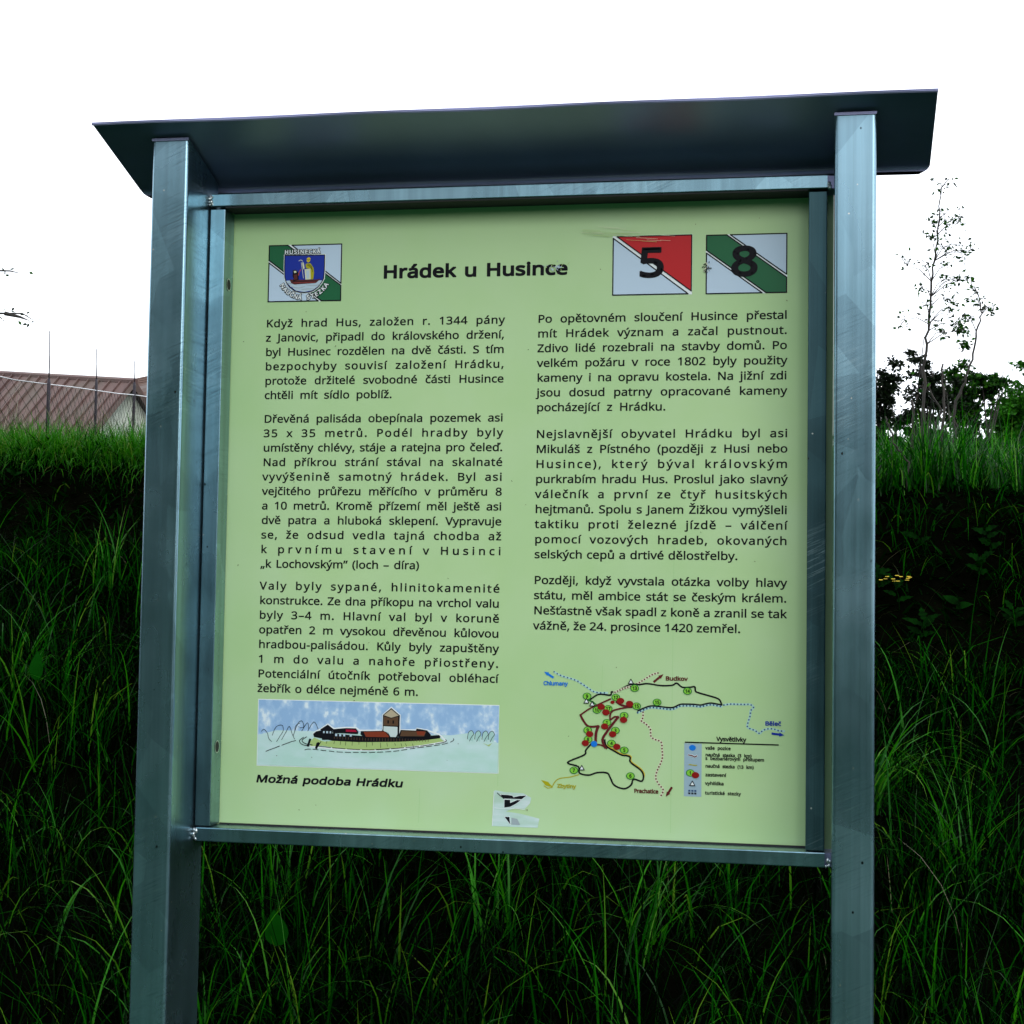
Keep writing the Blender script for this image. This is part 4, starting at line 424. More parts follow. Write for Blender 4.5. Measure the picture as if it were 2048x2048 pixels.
for nm, z0, z1 in (('top_rail', 2.2748, 2.3005), ('bottom_rail', 1.0517, 1.0784)):
    v, f = rounded_prism('x', YR, YP+.004, z0, z1, PW+.006, W-PW-.012, .0022, 3)
    ra = mesh(nm, v, f, M_bar, board)
    mb = MB(); mb.box(PW+.0, PW+.006, YR+.004, YP, z0+.003, z1-.003); mb.build('rail_end', M_roof, ra)
    mb = MB(); mb.box(W-PW-.012, W-PW, YR+.006, YP, z0+.001, z1-.001); mb.build('rail_end', M_roof, ra)
    weld('weld_bead', (PW+.004, YR+.001, (z0+z1)/2), (.0035, .002, .012), 16, ra, int(z0*100))
    weld('weld_bead', (W-PW-.006, YR+.004, (z0+z1)/2-.006), (.004, .002, .006), 7, ra, int(z0*100)+5)
for nm, x0, x1 in (('glazing_bar', .0741, .1047), ('glazing_bar', 1.2225, 1.2558)):
    v, f = rounded_prism('z', x0, x1, .1164, YP-.002, 1.0815, 2.2695, .0018, 3)
    ba = mesh(nm, v, f, M_bar if x0 < .5 else M_bar2, board)
    if x0 > .5:
        for i in range(4): mb = MB(); xx = x0+.004+i*.0075; mb.box(xx, xx+.0035, .1152, .117, 1.083, 2.268); mb.build('flute', M_bar2, ba)
    if x0 < .5:
        for zc in (at(438+22, 571, .15).z, at(440, 1493, .15).z):
            mb = MB(); yc = .1435
            cc_ = [(math.cos(2*math.pi*i/20), math.sin(2*math.pi*i/20)) for i in range(20)]
            mb.add([(x1+.0006, yc+.0105*a, zc+.0105*b_) for a, b_ in cc_], [tuple(range(20))], 0)
            vv = [(x1+.0009, yc+r*a, zc+r*b_) for r in (.0105, .0122) for a, b_ in cc_]
            mb.add(vv, [(i, (i+1) % 20, 20+(i+1) % 20, 20+i) for i in range(20)], 1)
            mb.build('bolt_hole', [M_dark, M_rim], ba)
panel = mesh('panel', *(lambda m_: (m_.v, m_.f))((lambda m_: (m_.box(PW+.0002, W-PW-.0002, YP, YP+.004, 1.073, 2.2795), m_)[1])(MB())), M_panel, board)

mb = MB(); mb.box(.1052, 1.222, .1150, YP-.001, 2.2722, 2.2747); mb.build('top_shade_strip', M_dark, board)  # black strip stands in for the shade under the top rail
mb = MB(); mb.box(.1052, 1.222, YP-.003, YP-.001, 1.0785, 1.0815); mb.build('bottom_shade_strip', M_dark, board)  # shadow line between panel and bottom rail, put in as a black strip
# ------------------------------------------------------------------ what is printed on it (millimetres on the panel: x across, z above ground)
GL = {k: (a, [list(zip(s[::2], s[1::2])) for s in sp]) for k, (a, sp) in GL.items()}
_tess = {}
def area(l): return sum(a[0]*b_[1]-b_[0]*a[1] for a, b_ in zip(l, l[1:]+l[:1]))/2
def inside(p, l):
    r = False
    for a, b_ in zip(l, l[1:]+l[:1]):
        if (a[1] > p[1]) != (b_[1] > p[1]) and p[0] < (b_[0]-a[0])*(p[1]-a[1])/(b_[1]-a[1])+a[0]: r = not r
    return r
def glyph_tris(sp):
    """fill every outer contour with the holes that lie in it"""
    offs, k = [], 0
    for l in sp: offs.append(k); k += len(l)
    depth = [sum(inside(l[0], q) for q in sp if q is not l) for l in sp]; out = []
    for i, l in enumerate(sp):
        if depth[i] % 2: continue
        holes = [j for j, q in enumerate(sp) if depth[j] == depth[i]+1 and inside(q[0], l)]
        ids = [i]+holes; mp = [offs[j]+n for j in ids for n in range(len(sp[j]))]
        for t in tessellate_polygon([[Vector((p[0], p[1], 0)) for p in sp[j]] for j in ids]): out.append(tuple(mp[n] for n in t))
    return out
class Print:
    """flat ink on the panel; each layer lies a fraction of a millimetre in front of the last"""
    def __init__(s): s.v = []; s.f = []; s.m = []; s.mats = []; s.k = 0
    def mi(s, c):
        m_ = INK[c]
        if m_ not in s.mats: s.mats.append(m_)
        return s.mats.index(m_)
    def raw(s, pts, tris, c, k):
        b_ = len(s.v); s.k = (s.k+1) % 11; y = YP-.0002*(k+1)-s.k*1.1e-5
        s.v += [(p[0]/1000, y, p[1]/1000) for p in pts]; s.f += [tuple(i+b_ for i in t) for t in tris]; s.m += [s.mi(c)]*len(tris)
    def poly(s, loops, c, k=0):
        if not isinstance(loops[0][0], (tuple, list)): loops = [loops]
        flat = [p for l in loops for p in l]
        s.raw(flat, tessellate_polygon([[Vector((p[0], p[1], 0)) for p in l] for l in loops]), c, k)
    def rect(s, x0, x1, z0, z1, c, k=0): s.raw([(x0, z0), (x1, z0), (x1, z1), (x0, z1)], [(0, 1, 2), (0, 2, 3)], c, k)
    def disc(s, x, z, r, c, k=0, ar=.82):
        n = 18; s.raw([(x+r*math.cos(6.2832*i/n), z+r*ar*math.sin(6.2832*i/n)) for i in range(n)], [(0, i, i+1) for i in range(1, n-1)], c, k)
    def line(s, pts, w, c, k=0, closed=False, smooth=0):
        pts = [Vector((p[0], p[1])) for p in pts]
        if smooth:
            q = []
            for i in range(len(pts)-1):
                p0, p1, p2, p3 = pts[max(i-1, 0)], pts[i], pts[i+1], pts[min(i+2, len(pts)-1)]
                for j in range(smooth):
                    t = j/smooth; q.append(.5*((2*p1)+(p2-p0)*t+(2*p0-5*p1+4*p2-p3)*t*t+(3*p1-p0-3*p2+p3)*t**3))
            pts = q+[pts[-1]]
        if closed: pts = pts+[pts[0]]
        for a, b_ in zip(pts, pts[1:]):
            d = b_-a
            if d.length < 1e-6: continue
            d.normalize(); n = Vector((-d.y, d.x))*w/2; e = d*w*.35
            s.raw([a-e-n, b_+e-n, b_+e+n, a-e+n], [(0, 1, 2), (0, 2, 3)], c, k)
        return pts
    def dots(s, pts, w, step, c, k=0, halo=None):
        step *= 1.12
        pts = s.line(pts, w*1.5, halo, k, smooth=5) if halo else Print._sm(pts)
        acc = 0
        for a, b_ in zip(pts, pts[1:]):
            d = b_-a; L = d.length
            if L < 1e-6: continue
            d.normalize(); n = Vector((-d.y, d.x))
            while acc < L:
                p = a+d*acc; h = w/2
                s.raw([p-d*h-n*h, p+d*h-n*h, p+d*h+n*h, p-d*h+n*h], [(0, 1, 2), (0, 2, 3)], c, k+1); acc += step
            acc -= L
    @staticmethod
    def _sm(pts):
        t = Print(); t.mats = [None]; t.mi = lambda c: 0
        return t.line(pts, .1, None, 0, smooth=5)
    def glyph(s, ch, x, z, sc, sx, c, k, bold=0, shear=0, rot=0):
        a, sp = GL[ch]; t0 = (math.cos(rot), math.sin(rot))
        tf = lambda p: (x+((p[0]*sx+p[1]*shear)*sc)*t0[0]-(p[1]*sc)*t0[1], z+((p[0]*sx+p[1]*shear)*sc)*t0[1]+(p[1]*sc)*t0[0])
        if ch not in _tess: _tess[ch] = glyph_tris(sp)
        flat = [tf(p) for l in sp for p in l]
        s.raw(flat, _tess[ch], c, k)
        if bold:
            for l in sp: s.line([tf(p) for p in l], bold, c, k, closed=True)
        return a*sx*sc
    def text(s, body, x0, z, cap, c='black', k=0, width=None, sx=.97, bold=0, shear=0, maxgap=2.5):
        sc = cap/573.; words = [w_ for w_ in body.split(' ') if w_]; sp = GL[' '][0]*sc*sx
        ww = [sum(GL[ch][0] for ch in w_)*sc*sx for w_ in words]; nat = sum(ww)+sp*(len(words)-1)
        gap, tr = sp, 0.
        if width:
            gap = (width-sum(ww))/max(1, len(words)-1); nch = sum(map(len, words))-1
            if gap < sp*.55 or len(words) == 1:
                sx *= (width)/(sum(ww)+sp*.62*(len(words)-1)); ww = [sum(GL[ch][0] for ch in w_)*sc*sx for w_ in words]; gap = (width-sum(ww))/max(1, len(words)-1)
            elif gap > sp*maxgap:
                tr = (width-sum(ww)-sp*maxgap*(len(words)-1))/nch; gap = sp*maxgap
                tr = tr*nch/(nch-0)
        x = x0-GL[words[0][0]][1][0][0][0]*0
        for w_ in words:
            for ch in w_: x += s.glyph(ch, x, z, sc, sx, c, k, bold, shear)+tr
            x += gap-tr+(tr if tr else 0)
        return x
    def build(s, name, parent=None):
        return mesh(name, s.v, s.f, s.mats, parent or panel, mi=s.m)

TX = 1.15
def paragraph(lines, x0, x1, z0, pitch):
    p = Print()
    for i, (t, j) in enumerate(lines):
        p.text(t, x0-1.2, z0-i*pitch, 14.6, width=(x1-x0+1.5) if j is True else j, sx=TX, bold=1.0)
    p.build('paragraph')
A, B = 175.5, 651
paragraph([('Když hrad Hus, založen r. 1344 pány', True), ('z Janovic, připadl do královského držení,', True), ('byl Husinec rozdělen na dvě části. S tím', True), ('bezpochyby souvisí založení Hrádku,', True), ('protože držitelé svobodné části Husince', True), ('chtěli mít sídlo poblíž.', 258)], A, B, 2046.6, 28.3)
paragraph([('Dřevěná palisáda obepínala pozemek asi', True), ('35 x 35 metrů. Podél hradby byly', True), ('umístěny chlévy, stáje a ratejna pro čeleď.', True), ('Nad příkrou strání stával na skalnaté', True), ('vyvýšenině samotný hrádek. Byl asi', True), ('vejčitého průřezu měřícího v průměru 8', True), ('a 10 metrů. Kromě přízemí měl ještě asi', True), ('dvě patra a hluboká sklepení. Vypravuje', True), ('se, že odsud vedla tajná chodba až', True), ('k prvnímu stavení v Husinci', True), ('„k Lochovským” (loch – díra)', 318)], A, B, 1858.6, 28.3)
paragraph([('Valy byly sypané, hlinitokamenité', True), ('konstrukce. Ze dna příkopu na vrchol valu', True), ('byly 3–4 m. Hlavní val byl v koruně', True), ('opatřen 2 m vysokou dřevěnou kůlovou', True), ('hradbou-palisádou. Kůly byly zapuštěny', True), ('1 m do valu a nahoře přiostřeny.', True), ('Potenciální útočník potřeboval obléhací', True), ('žebřík o délce nejméně 6 m.', 321)], A, B-1.5, 1533, 28.33)
A, B = 716, 1186
paragraph([('Po opětovném sloučení Husince přestal', True), ('mít Hrádek význam a začal pustnout.', True), ('Zdivo lidé rozebrali na stavby domů. Po', True), ('velkém požáru v roce 1802 byly použity', True), ('kameny i na opravu kostela. Na jižní zdi', True), ('jsou dosud patrny opracované kameny', True), ('pocházející z Hrádku.', 246)], A, B-2, 2046.8, 28.2)
paragraph([('Nejslavnější obyvatel Hrádku byl asi', True), ('Mikuláš z Pístného (později z Husi nebo', True), ('Husince), který býval královským', True), ('purkrabím hradu Hus. Proslul jako slavný', True), ('válečník a první ze čtyř husitských', True), ('hejtmanů. Spolu s Janem Žižkou vymýšleli', True), ('taktiku proti železné jízdě – válčení', True), ('pomocí vozových hradeb, okovaných', True), ('selských cepů a drtivé dělostřelby.', 382)], A, B, 1826.6, 28.45)
paragraph([('Později, když vyvstala otázka volby hlavy', True), ('státu, měl ambice stát se českým králem.', True), ('Nešťastně však spadl z koně a zranil se tak', True), ('vážně, že 24. prosince 1420 zemřel.', 388)], A, B, 1550.4, 28.55)
p = Print(); p.text('Hrádek u Husince', 408, 2139.2, 23.4, width=364, sx=1.3, bold=3.1, k=0); p.build('title')
p = Print(); p.text('Možná podoba Hrádku', 175, 1161.4, 13.2, width=293, sx=1.45, bold=1.9, shear=.2, k=0); p.build('caption')

def edge(p, pts, k, w=2.2):
    p.line(pts, w+2.2, 'white', k, closed=True); p.line(pts, w, 'black', k+1, closed=True)
def striped_badge(p, x0, x1, z0, z1, ta, tb, la, lb, ba, bb, ra, rb):
    """white badge with a green band running down to the right between two white lines"""
    p.rect(x0-1.2, x1+1.2, z0-1.2, z1+1.2, 'white', 0)
    p.poly([(x0, z1), (ta, z1), (x1, rb), (x1, z0), (bb, z0), (x0, la)], 'green', 1)
    p.poly([(tb, z1), (x1, z1), (x1, ra)], 'pale', 1); p.poly([(x0, lb), (ba, z0), (x0, z0)], 'pale', 1)
    for pts in ([(x0, z1), (ta, z1), (x1, rb), (x1, z0), (bb, z0), (x0, la)], [(tb, z1), (x1, z1), (x1, ra)], [(x0, lb), (ba, z0), (x0, z0)]): p.line(pts, 2.3, 'black', 2, closed=True)
# crest badge
p = Print(); striped_badge(p, 177.5, 325, 2097, 2208, 215.5, 223.8, 2179, 2174, 279.6, 286.2, 2130.6, 2126.5)
SH = [(210, 2188), (291, 2187), (291, 2157), (290, 2141), (286, 2133), (279, 2124), (269, 2117), (260, 2114.5), (251, 2113.8), (242, 2114.5), (232, 2117.6), (221, 2125), (214, 2134), (211, 2145), (210, 2163)]
p.line(SH, 4.2, 'white', 3, closed=True); p.poly(SH, 'blue', 4); p.poly([(212, 2138), (289, 2137), (281, 2127), (268, 2118), (251, 2115), (234, 2118), (220, 2129)], 'foam', 5)
for a in ([(222, 2126), (240, 2123), (252, 2126)], [(246, 2120), (262, 2121), (275, 2120)], [(255, 2129), (270, 2127), (283, 2129)], [(215, 2133), (224, 2132)]): p.line(a, 1.0, 'grey', 6, smooth=3)
p.line(SH, 1.8, 'black', 6, closed=True)
p.poly([(221, 2140), (245, 2139), (277, 2139), (285, 2141), (277, 2134), (274, 2132), (230, 2130), (224, 2133)], 'brown', 7)
p.line([(226, 2136), (276, 2136.4)], .8, 'black', 8); p.line([(229, 2133), (273, 2133.6)], .6, 'blush', 8)
p.poly([(227, 2158), (232, 2159), (236, 2157), (239, 2151), (239, 2139), (228, 2136), (229, 2142), (227, 2146)], 'black', 8); p.poly([(229, 2149), (236, 2150), (237, 2140), (230, 2139)], 'brown', 9); p.poly([(229, 2156.5), (234, 2156.5), (234.5, 2153), (230, 2152.5)], 'cream', 9)
p.line([(239, 2148), (240, 2154), (243, 2159)], 1.6, 'blush', 8)
p.poly([(253, 2170), (258, 2171.5), (263, 2171), (269, 2162), (270.5, 2153), (269, 2139.5), (264, 2139.5), (263, 2159), (254, 2162), (253, 2166)], 'ochre', 8)
p.poly([(251, 2159.5), (263, 2160.5), (264, 2139.5), (253, 2139)], 'cream', 9); p.poly([(254.5, 2157), (260.5, 2157), (261, 2141), (255.5, 2141)], 'foam', 10)
p.poly([(255, 2181), (259, 2183.5), (263, 2181), (261.5, 2175), (258, 2172.5), (255, 2175)], 'yellow', 9); p.line([(256, 2179), (259, 2177), (261, 2179)], .7, 'black', 10)
for a in ([(256, 2168), (262, 2165), (267, 2158)], [(258, 2170), (265, 2165), (268, 2154)]): p.line(a, .7, 'black', 10)
p.poly([(247, 2175), (249, 2172), (251, 2163), (250, 2159), (248, 2161), (246, 2170)], 'cream', 9); p.line([(239, 2176), (243, 2178.4), (246.5, 2176)], 1.0, 'cream', 9); p.line([(244, 2173), (247, 2155), (249, 2142)], .9, 'cream', 8)
def outlined(p, ch, x, z, cap, k, rot=0, b_=.8): 
    p.glyph(ch, x, z, cap/573, 1.05, 'black', k, b_+2.0, 0, rot); return p.glyph(ch, x, z, cap/573, 1.05, 'white', k+2, b_, 0, rot)
x = 209.3
for ch in 'HUSINECKÁ': x += outlined(p, ch, x, 2190.6, 7.6, 6)+1.35
T = 'NAUČNÁ STEZKA'; cx, cz = 251, 2158.5; R_ = 59
for i, ch in enumerate(T):
    th = math.radians(-146+(112*i/(len(T)-1)))
    if ch == ' ': continue
    px_, pz_ = cx+R_*math.cos(th)*.97, cz+R_*math.sin(th)
    w_ = GL[ch][0]*1.05*8/573/2; rot = th+math.pi/2
    outlined(p, ch, px_-w_*math.cos(rot), pz_-w_*math.sin(rot), 8.2, 6, rot)
p.build('crest_badge')
# numbered badges
p = Print(); x0, x1, z0, z1 = 858, 1006, 2097, 2208.3
p.rect(x0-1.4, x1+1.4, z0-1.4, z1+1.4, 'white', 0)
a = [(x0+7, z1), (x1, z1), (x1, z0+5)]; b2 = [(x0, z1-3), (x1-6, z0), (x0, z0)]
p.poly(a, 'red', 1); p.poly(b2, 'pale', 1); p.line(a, 2.2, 'black', 2, closed=True); p.line(b2, 2.3, 'black', 2, closed=True)
g = GL['5']; gw = max(q[0] for l in g[1] for q in l)-min(q[0] for l in g[1] for q in l)
p.glyph('5', 911.5-min(q[0] for l in g[1] for q in l)*54/573*44/(gw*54/573), 2131.3, 53/573, 44/(gw*54/573)*.94, 'black', 4, 5.0); p.build('number_badge')
p = Print(); striped_badge(p, 1033.8, 1182.2, 2096.2, 2206.6, 1071.3, 1078, 2178.3, 2173, 1137.2, 1144.8, 2130.1, 2124.3)
g = GL['8']; gw = max(q[0] for l in g[1] for q in l)-min(q[0] for l in g[1] for q in l)
p.glyph('8', 1082.6-min(q[0] for l in g[1] for q in l)*54/573*50/(gw*54/573)*.9, 2130, 52.5/573, 50/(gw*54/573)*.90, 'black', 4, 5.0); p.build('number_badge')

# drawing of the fort
p = Print()
p.rect(176.6, 653, 1192.8, 1321.2, 'white', 0); p.rect(178, 651.6, 1194.2, 1319.8, 'picture_sky', 1)
p.poly([(178, 1252), (215, 1262), (262, 1262), (300, 1262), (560, 1262), (600, 1268), (651.6, 1250), (651.6, 1194.2), (178, 1194.2)], 'picture_ground', 2)
p.poly([(291, 1250), (304, 1245), (312, 1243), (329, 1245), (378, 1244), (460, 1248), (508, 1252), (539, 1256), (548, 1250), (508, 1242), (460, 1235), (403, 1230), (346, 1230), (308, 1235), (284, 1233), (283, 1242)], 'grass', 3)
for q in ([(427, 1260), (427, 1297), (443, 1311), (460, 1297), (460, 1260)], [(289, 1257), (295, 1262), (303, 1266), (318, 1276), (330, 1268), (355, 1271), (374, 1271), (381, 1266), (432, 1267.5), (437, 1264)], [(460, 1269), (492, 1270), (494, 1273), (514, 1270), (537, 1263), (550, 1252)], [(284, 1233), (300, 1232), (346, 1229), (403, 1229), (460, 1234), (508, 1241), (548, 1249)]): p.line(q, 3.2, 'white', 3)
p.poly([(289, 1257), (295, 1262), (304, 1264), (327, 1259), (384, 1256), (440, 1255), (500, 1257), (518, 1260), (537, 1262), (540, 1259), (539, 1256), (508, 1251), (460, 1247), (411, 1245), (378, 1244), (327, 1245), (306, 1249), (291, 1251)], 'black', 4)
p.poly([(303, 1266), (318, 1275.5), (330, 1267), (328, 1266), (327, 1247), (307, 1246), (305, 1264)], 'black', 5)
p.rect(309, 312, 1259, 1263, 'foam', 6); p.rect(315, 319, 1259, 1263, 'foam', 6); p.rect(322, 325, 1259, 1263, 'foam', 6)
p.poly([(328, 1267), (355, 1270), (374, 1270), (379, 1263), (378, 1259), (342, 1260), (329, 1258)], 'black', 6); p.poly([(354, 1267.5), (373, 1267), (376, 1263), (354, 1263)], 'crimson', 7)
for xx in (333, 341, 349, 362): p.rect(xx, xx+4, 1254, 1259, 'foam', 6)
p.poly([(384, 1265), (432, 1267), (441, 1258), (441, 1253), (392, 1252), (383, 1259)], 'black', 6); p.poly([(389, 1264), (431, 1265.6), (439, 1257.5), (439, 1255), (394, 1254.4)], 'rust', 7)
p.poly([(458, 1256), (462, 1269.5), (492, 1269), (493, 1273), (514, 1270), (522, 1261), (508, 1256)], 'black', 6); p.poly([(461, 1257.5), (464, 1267.8), (491, 1267.4), (512, 1267.5), (508, 1258.5)], 'umber', 7); p.poly([(493, 1268), (510, 1268), (508, 1260), (495, 1261)], 'rust', 8)
p.poly([(427, 1297), (443, 1310.5), (460, 1297), (459.5, 1258), (454, 1254), (442, 1254), (437, 1263), (427, 1267)], 'black', 8)
p.poly([(428.6, 1296.6), (443, 1308), (458, 1296.6), (443, 1292)], 'thatch', 9); p.poly([(428.6, 1294.6), (443, 1290.6), (457, 1294.6), (457, 1277), (428.6, 1277)], 'umber', 9)
p.rect(436, 439, 1281, 1287, 'black', 10); p.rect(446, 449, 1281, 1287, 'black', 10)
p.poly([(428.4, 1275.6), (456, 1275), (456, 1261), (453, 1255.6), (442.6, 1255.6), (438, 1263), (428.4, 1267)], 'wall', 9)
for i in range(34):
    xx = 331+i*5.6; p.rect(xx, xx+1.0, 1246.6+abs(i-17)*.12, 1253, 'umber', 5)
for i in range(14):
    xx = 318+i*13+rnd.uniform(-3, 3); p.line([(xx, 1244), (xx-1.5+i*.3, 1244-rnd.uniform(4, 10))], .8, 'black', 5)
def dashed(pts, w, on, off):
    pts = Print._sm(pts); acc = 0; cur = []
    for a, b_ in zip(pts, pts[1:]):
        L = (b_-a).length; n = max(1, int(L/1.2))
        for i in range(n):
            q = a.lerp(b_, i/n); ph = acc % (on+off); acc += L/n
            if ph < on: cur.append(q)
            else:
                if len(cur) > 1: p.line(cur, w, 'black', 5)
                cur = []
dashed([(299, 1234), (341, 1231), (403, 1230), (460, 1235), (508, 1241), (548, 1249), (549, 1255), (540, 1262)], 1.2, 26, 3)
dashed([(273, 1226), (283, 1228), (313, 1226), (346, 1224), (395, 1225), (444, 1228), (492, 1236), (541, 1244), (563, 1251), (564, 1257), (550, 1261)], 1.2, 12, 4)
dashed([(195, 1221), (233, 1236), (253, 1243), (287, 1250)], 1.3, 30, 4)
for a in ([(270, 1250), (262, 1243), (268, 1236), (282, 1234)], [(276, 1251), (267, 1244), (274, 1238), (288, 1236)], [(285, 1247), (281, 1236)], [(297, 1240), (294, 1230)], [(305, 1243), (299, 1233)]): p.line(a, 1.4, 'black', 5, smooth=4)
p.line([(283, 1246), (279, 1234)], 4, 'black', 5); p.line([(300, 1240), (296, 1230)], 4, 'black', 5)
for a in ([(185, 1259), (190, 1263), (197, 1256), (200, 1246), (206, 1240)], [(207, 1252), (214, 1268), (226, 1272), (229, 1262), (222, 1250), (216, 1240)], [(226, 1244), (234, 1258), (241, 1270), (247, 1256), (252, 1246)], [(249, 1252), (258, 1276), (266, 1281), (270, 1270), (262, 1268)], [(266, 1262), (277, 1278), (280, 1266)], [(278, 1262), (290, 1280), (299, 1266)], [(252, 1262), (254, 1272), (262, 1277)]): p.line(a, 1.0, 'black', 4, smooth=4)
for xx in (345, 600, 614, 628, 640)[1:]: 
    p.poly([(xx-7, 1255), (xx-7, 1268), (xx, 1272), (xx+5, 1266), (xx+2, 1252)], 'cyan', 3)
    p.line([(xx-8, 1256), (xx-6, 1268), (xx, 1272), (xx+4, 1266), (xx, 1260), (xx-4, 1252)], 1.0, 'black', 4, smooth=4)
p.poly([(622, 1249), (632, 1246), (640, 1250), (634, 1243)], 'grass', 4)
p.build('fort_drawing')

# trail map
p = Print()
def arrow(a, b_, c, w=3.4):
    a, b_ = Vector(a), Vector(b_); d = (b_-a).normalized(); n = Vector((-d.y, d.x)); m_ = b_-d*9
    p.poly([tuple(a-n*w/2*1.2), tuple(m_-n*w/2*1.2), tuple(m_-n*w*1.1), tuple(b_), tuple(m_+n*w*1.1), tuple(m_+n*w/2*1.2), tuple(a+n*w/2*1.2)], c, 2)
outer = [(825, 1336), (841, 1346), (862, 1345), (865, 1351), (872, 1351), (888, 1360), (902, 1366), (917, 1366), (932, 1368), (956, 1365), (977, 1366), (986, 1370), (996, 1363), (1010, 1363), (1019, 1364), (1021, 1356), (1028, 1353), (1043, 1349), (1058, 1345), (1065, 1341), (1069, 1333)]
low = [(914, 1317), (924, 1322), (939, 1327), (957, 1326), (978, 1325), (992, 1331), (1004, 1332), (1017, 1332), (1030, 1331), (1038, 1333), (1048, 1335), (1058, 1334), (1069, 1332)]
loop = [(829, 1255), (818, 1242), (815, 1233), (784, 1218), (804, 1211), (807, 1199), (824, 1196), (840, 1201), (858, 1201), (864, 1193), (872, 1179), (890, 1173), (903, 1180), (908, 1191), (923, 1188), (926, 1199), (920, 1209), (902, 1222), (901, 1231), (895, 1234), (885, 1235), (869, 1243), (856, 1251), (853, 1262)]
p.line([(q[0]+1.5, q[1]+1.2) for q in loop[14:23]], 2.4, 'yellow', 1, smooth=5)
p.line(outer, 3.0, 'black', 2, smooth=5); p.line(low, 2.8, 'black', 2, smooth=5); p.line(loop, 3.1, 'black', 2, smooth=5); p.line([(821, 1335), (830, 1332), (836, 1327)], 2.4, 'lime_dark', 2)
D_ = dict(halo='cyan')
p.dots([(756, 1386), (765, 1381), (776, 1377), (788, 1374), (800, 1370), (810, 1364), (821, 1357), (831, 1351), (841, 1349), (857, 1349)], 2.5, 6.2, 'navy', 1, **D_)
p.dots([(q[0], q[1]-3.2) for q in low], 2.7, 5.6, 'navy', 0, **D_)
p.dots([(1073, 1332), (1085, 1334), (1097, 1334), (1110, 1334), (1121, 1334), (1127, 1329), (1122, 1323), (1121, 1314), (1118, 1304), (1116, 1294), (1121, 1290), (1130, 1287), (1138, 1282), (1145, 1288), (1156, 1291), (1166, 1290), (1172, 1288), (1183, 1287)], 2.6, 5.6, 'navy', 0, **D_)
D_ = dict(halo='cream')
p.dots([(951, 1388), (941, 1385), (931, 1379), (922, 1373), (912, 1367), (905, 1365)], 2.7, 5, 'maroon', 0, **D_)
p.dots([(900, 1362), (885, 1357), (870, 1350)], 2.6, 4.6, 'maroon', 3, halo='cream')
p.dots([(924, 1315), (924, 1305), (921, 1299), (930, 1293), (938, 1284), (939, 1272), (945, 1266), (958, 1261), (960, 1248), (961, 1234), (958, 1223), (951, 1207), (949, 1194), (955, 1183), (963, 1173), (958, 1161)], 2.8, 5.2, 'maroon', 0, **D_)
for a, w_ in (([(863, 1338), (842, 1328), (824, 1319), (807, 1307)], 3), ([(807, 1307), (813, 1296), (823, 1286), (841, 1287)], 4), ([(841, 1287), (837, 1275), (836, 1259)], 5), ([(835, 1253), (847, 1252), (857, 1246)], 3), ([(854, 1248), (849, 1262), (857, 1277), (868, 1292), (878, 1305)], 4.6), ([(878, 1305), (871, 1305), (863, 1300), (866, 1315), (888, 1322), (903, 1324)], 3.2), ([(903, 1324), (884, 1327), (874, 1333)], 3.6)):
    p.line(a, w_, 'maroon', 4, smooth=4)
p.disc(867, 1332, 4, 'wine', 5)
green = [(819, 1342, '9'), (873, 1341, '12'), (908, 1359, '13'), (912, 1326, '15'), (950, 1334, '15'), (838, 1317, '10'), (859, 1320, '17'), (889, 1308, '2'), (857, 1294, '1'), (873, 1280, '3'), (821, 1279, '9'), (822, 1262, '8'), (866, 1256, '4'), (890, 1244, '5'), (796, 1204, '7'), (902, 1197, '6'), (1006, 1356, '14')]
def stop(x, z, t, k=5):
    p.disc(x, z, 8.2, 'lime_dark', k); p.disc(x, z, 6.6, 'lime', k+1)
    w_ = 4.2*len(t); p.text(t, x-w_/2, z-3, 6, k=k+2, width=None, sx=.9, bold=.7)
for g_ in green: stop(*g_)
for x, z in [(882, 1335), (899, 1330), (846, 1323), (855, 1313), (888, 1300), (853, 1287), (868, 1273), (825, 1272), (817, 1255), (876, 1250)]: p.disc(x, z, 7, 'wine', 9)
p.disc(833.5, 1254, 6, 'skyblue', 9, .95)
def tri(x, z, s_=4.6):
    q = [(x-s_, z-s_*.8), (x+s_, z-s_*.8), (x, z+s_)]; p.poly(q, 'white', 9); p.line(q, 1.5, 'black', 10, closed=True)
for x, z in [(901, 1371), (818, 1333), (829, 1328), (811, 1209), (1016.5, 1187)]: tri(x, z)
arrow((755, 1375), (737, 1386), 'skyblue'); arrow((943, 1371), (961, 1386), 'maroon'); arrow((979, 1179), (968, 1161), 'maroon'); arrow((1160, 1282.5), (1183, 1280), 'blue')
p.line([(805, 1196), (788, 1191), (770, 1188), (761, 1182), (755, 1171)], 1.8, 'ochre', 1, smooth=4); p.line([(755, 1171), (747, 1169), (740, 1173)], 1.6, 'ochre', 1); p.poly([(757, 1171), (747, 1181), (734, 1184), (743, 1174)], 'ochre', 1)
for t, x0, x1, z, cap, c in (('Chlumany', 736, 782, 1361, 7, 'skyblue'), ('Budkov', 965, 1006, 1375, 7, 'maroon'), ('Prachatice', 909, 954, 1166.5, 7, 'maroon'), ('Zbytiny', 765, 800, 1171, 6.5, 'ochre'), ('Běleč', 1148, 1177, 1297, 7, 'blue')):
    p.text(t, x0, z, cap, c, 3, width=x1-x0, bold=.9)
p.build('trail_map')
p = Print(); p.rect(1001, 1033, 1163, 1260, 'legend', 0); p.rect(1002, 1173, 1260.8, 1263.2, 'black', 2)
p.text('Vysvětlivky', 1060, 1266, 7.4, k=2, width=54, bold=.9)
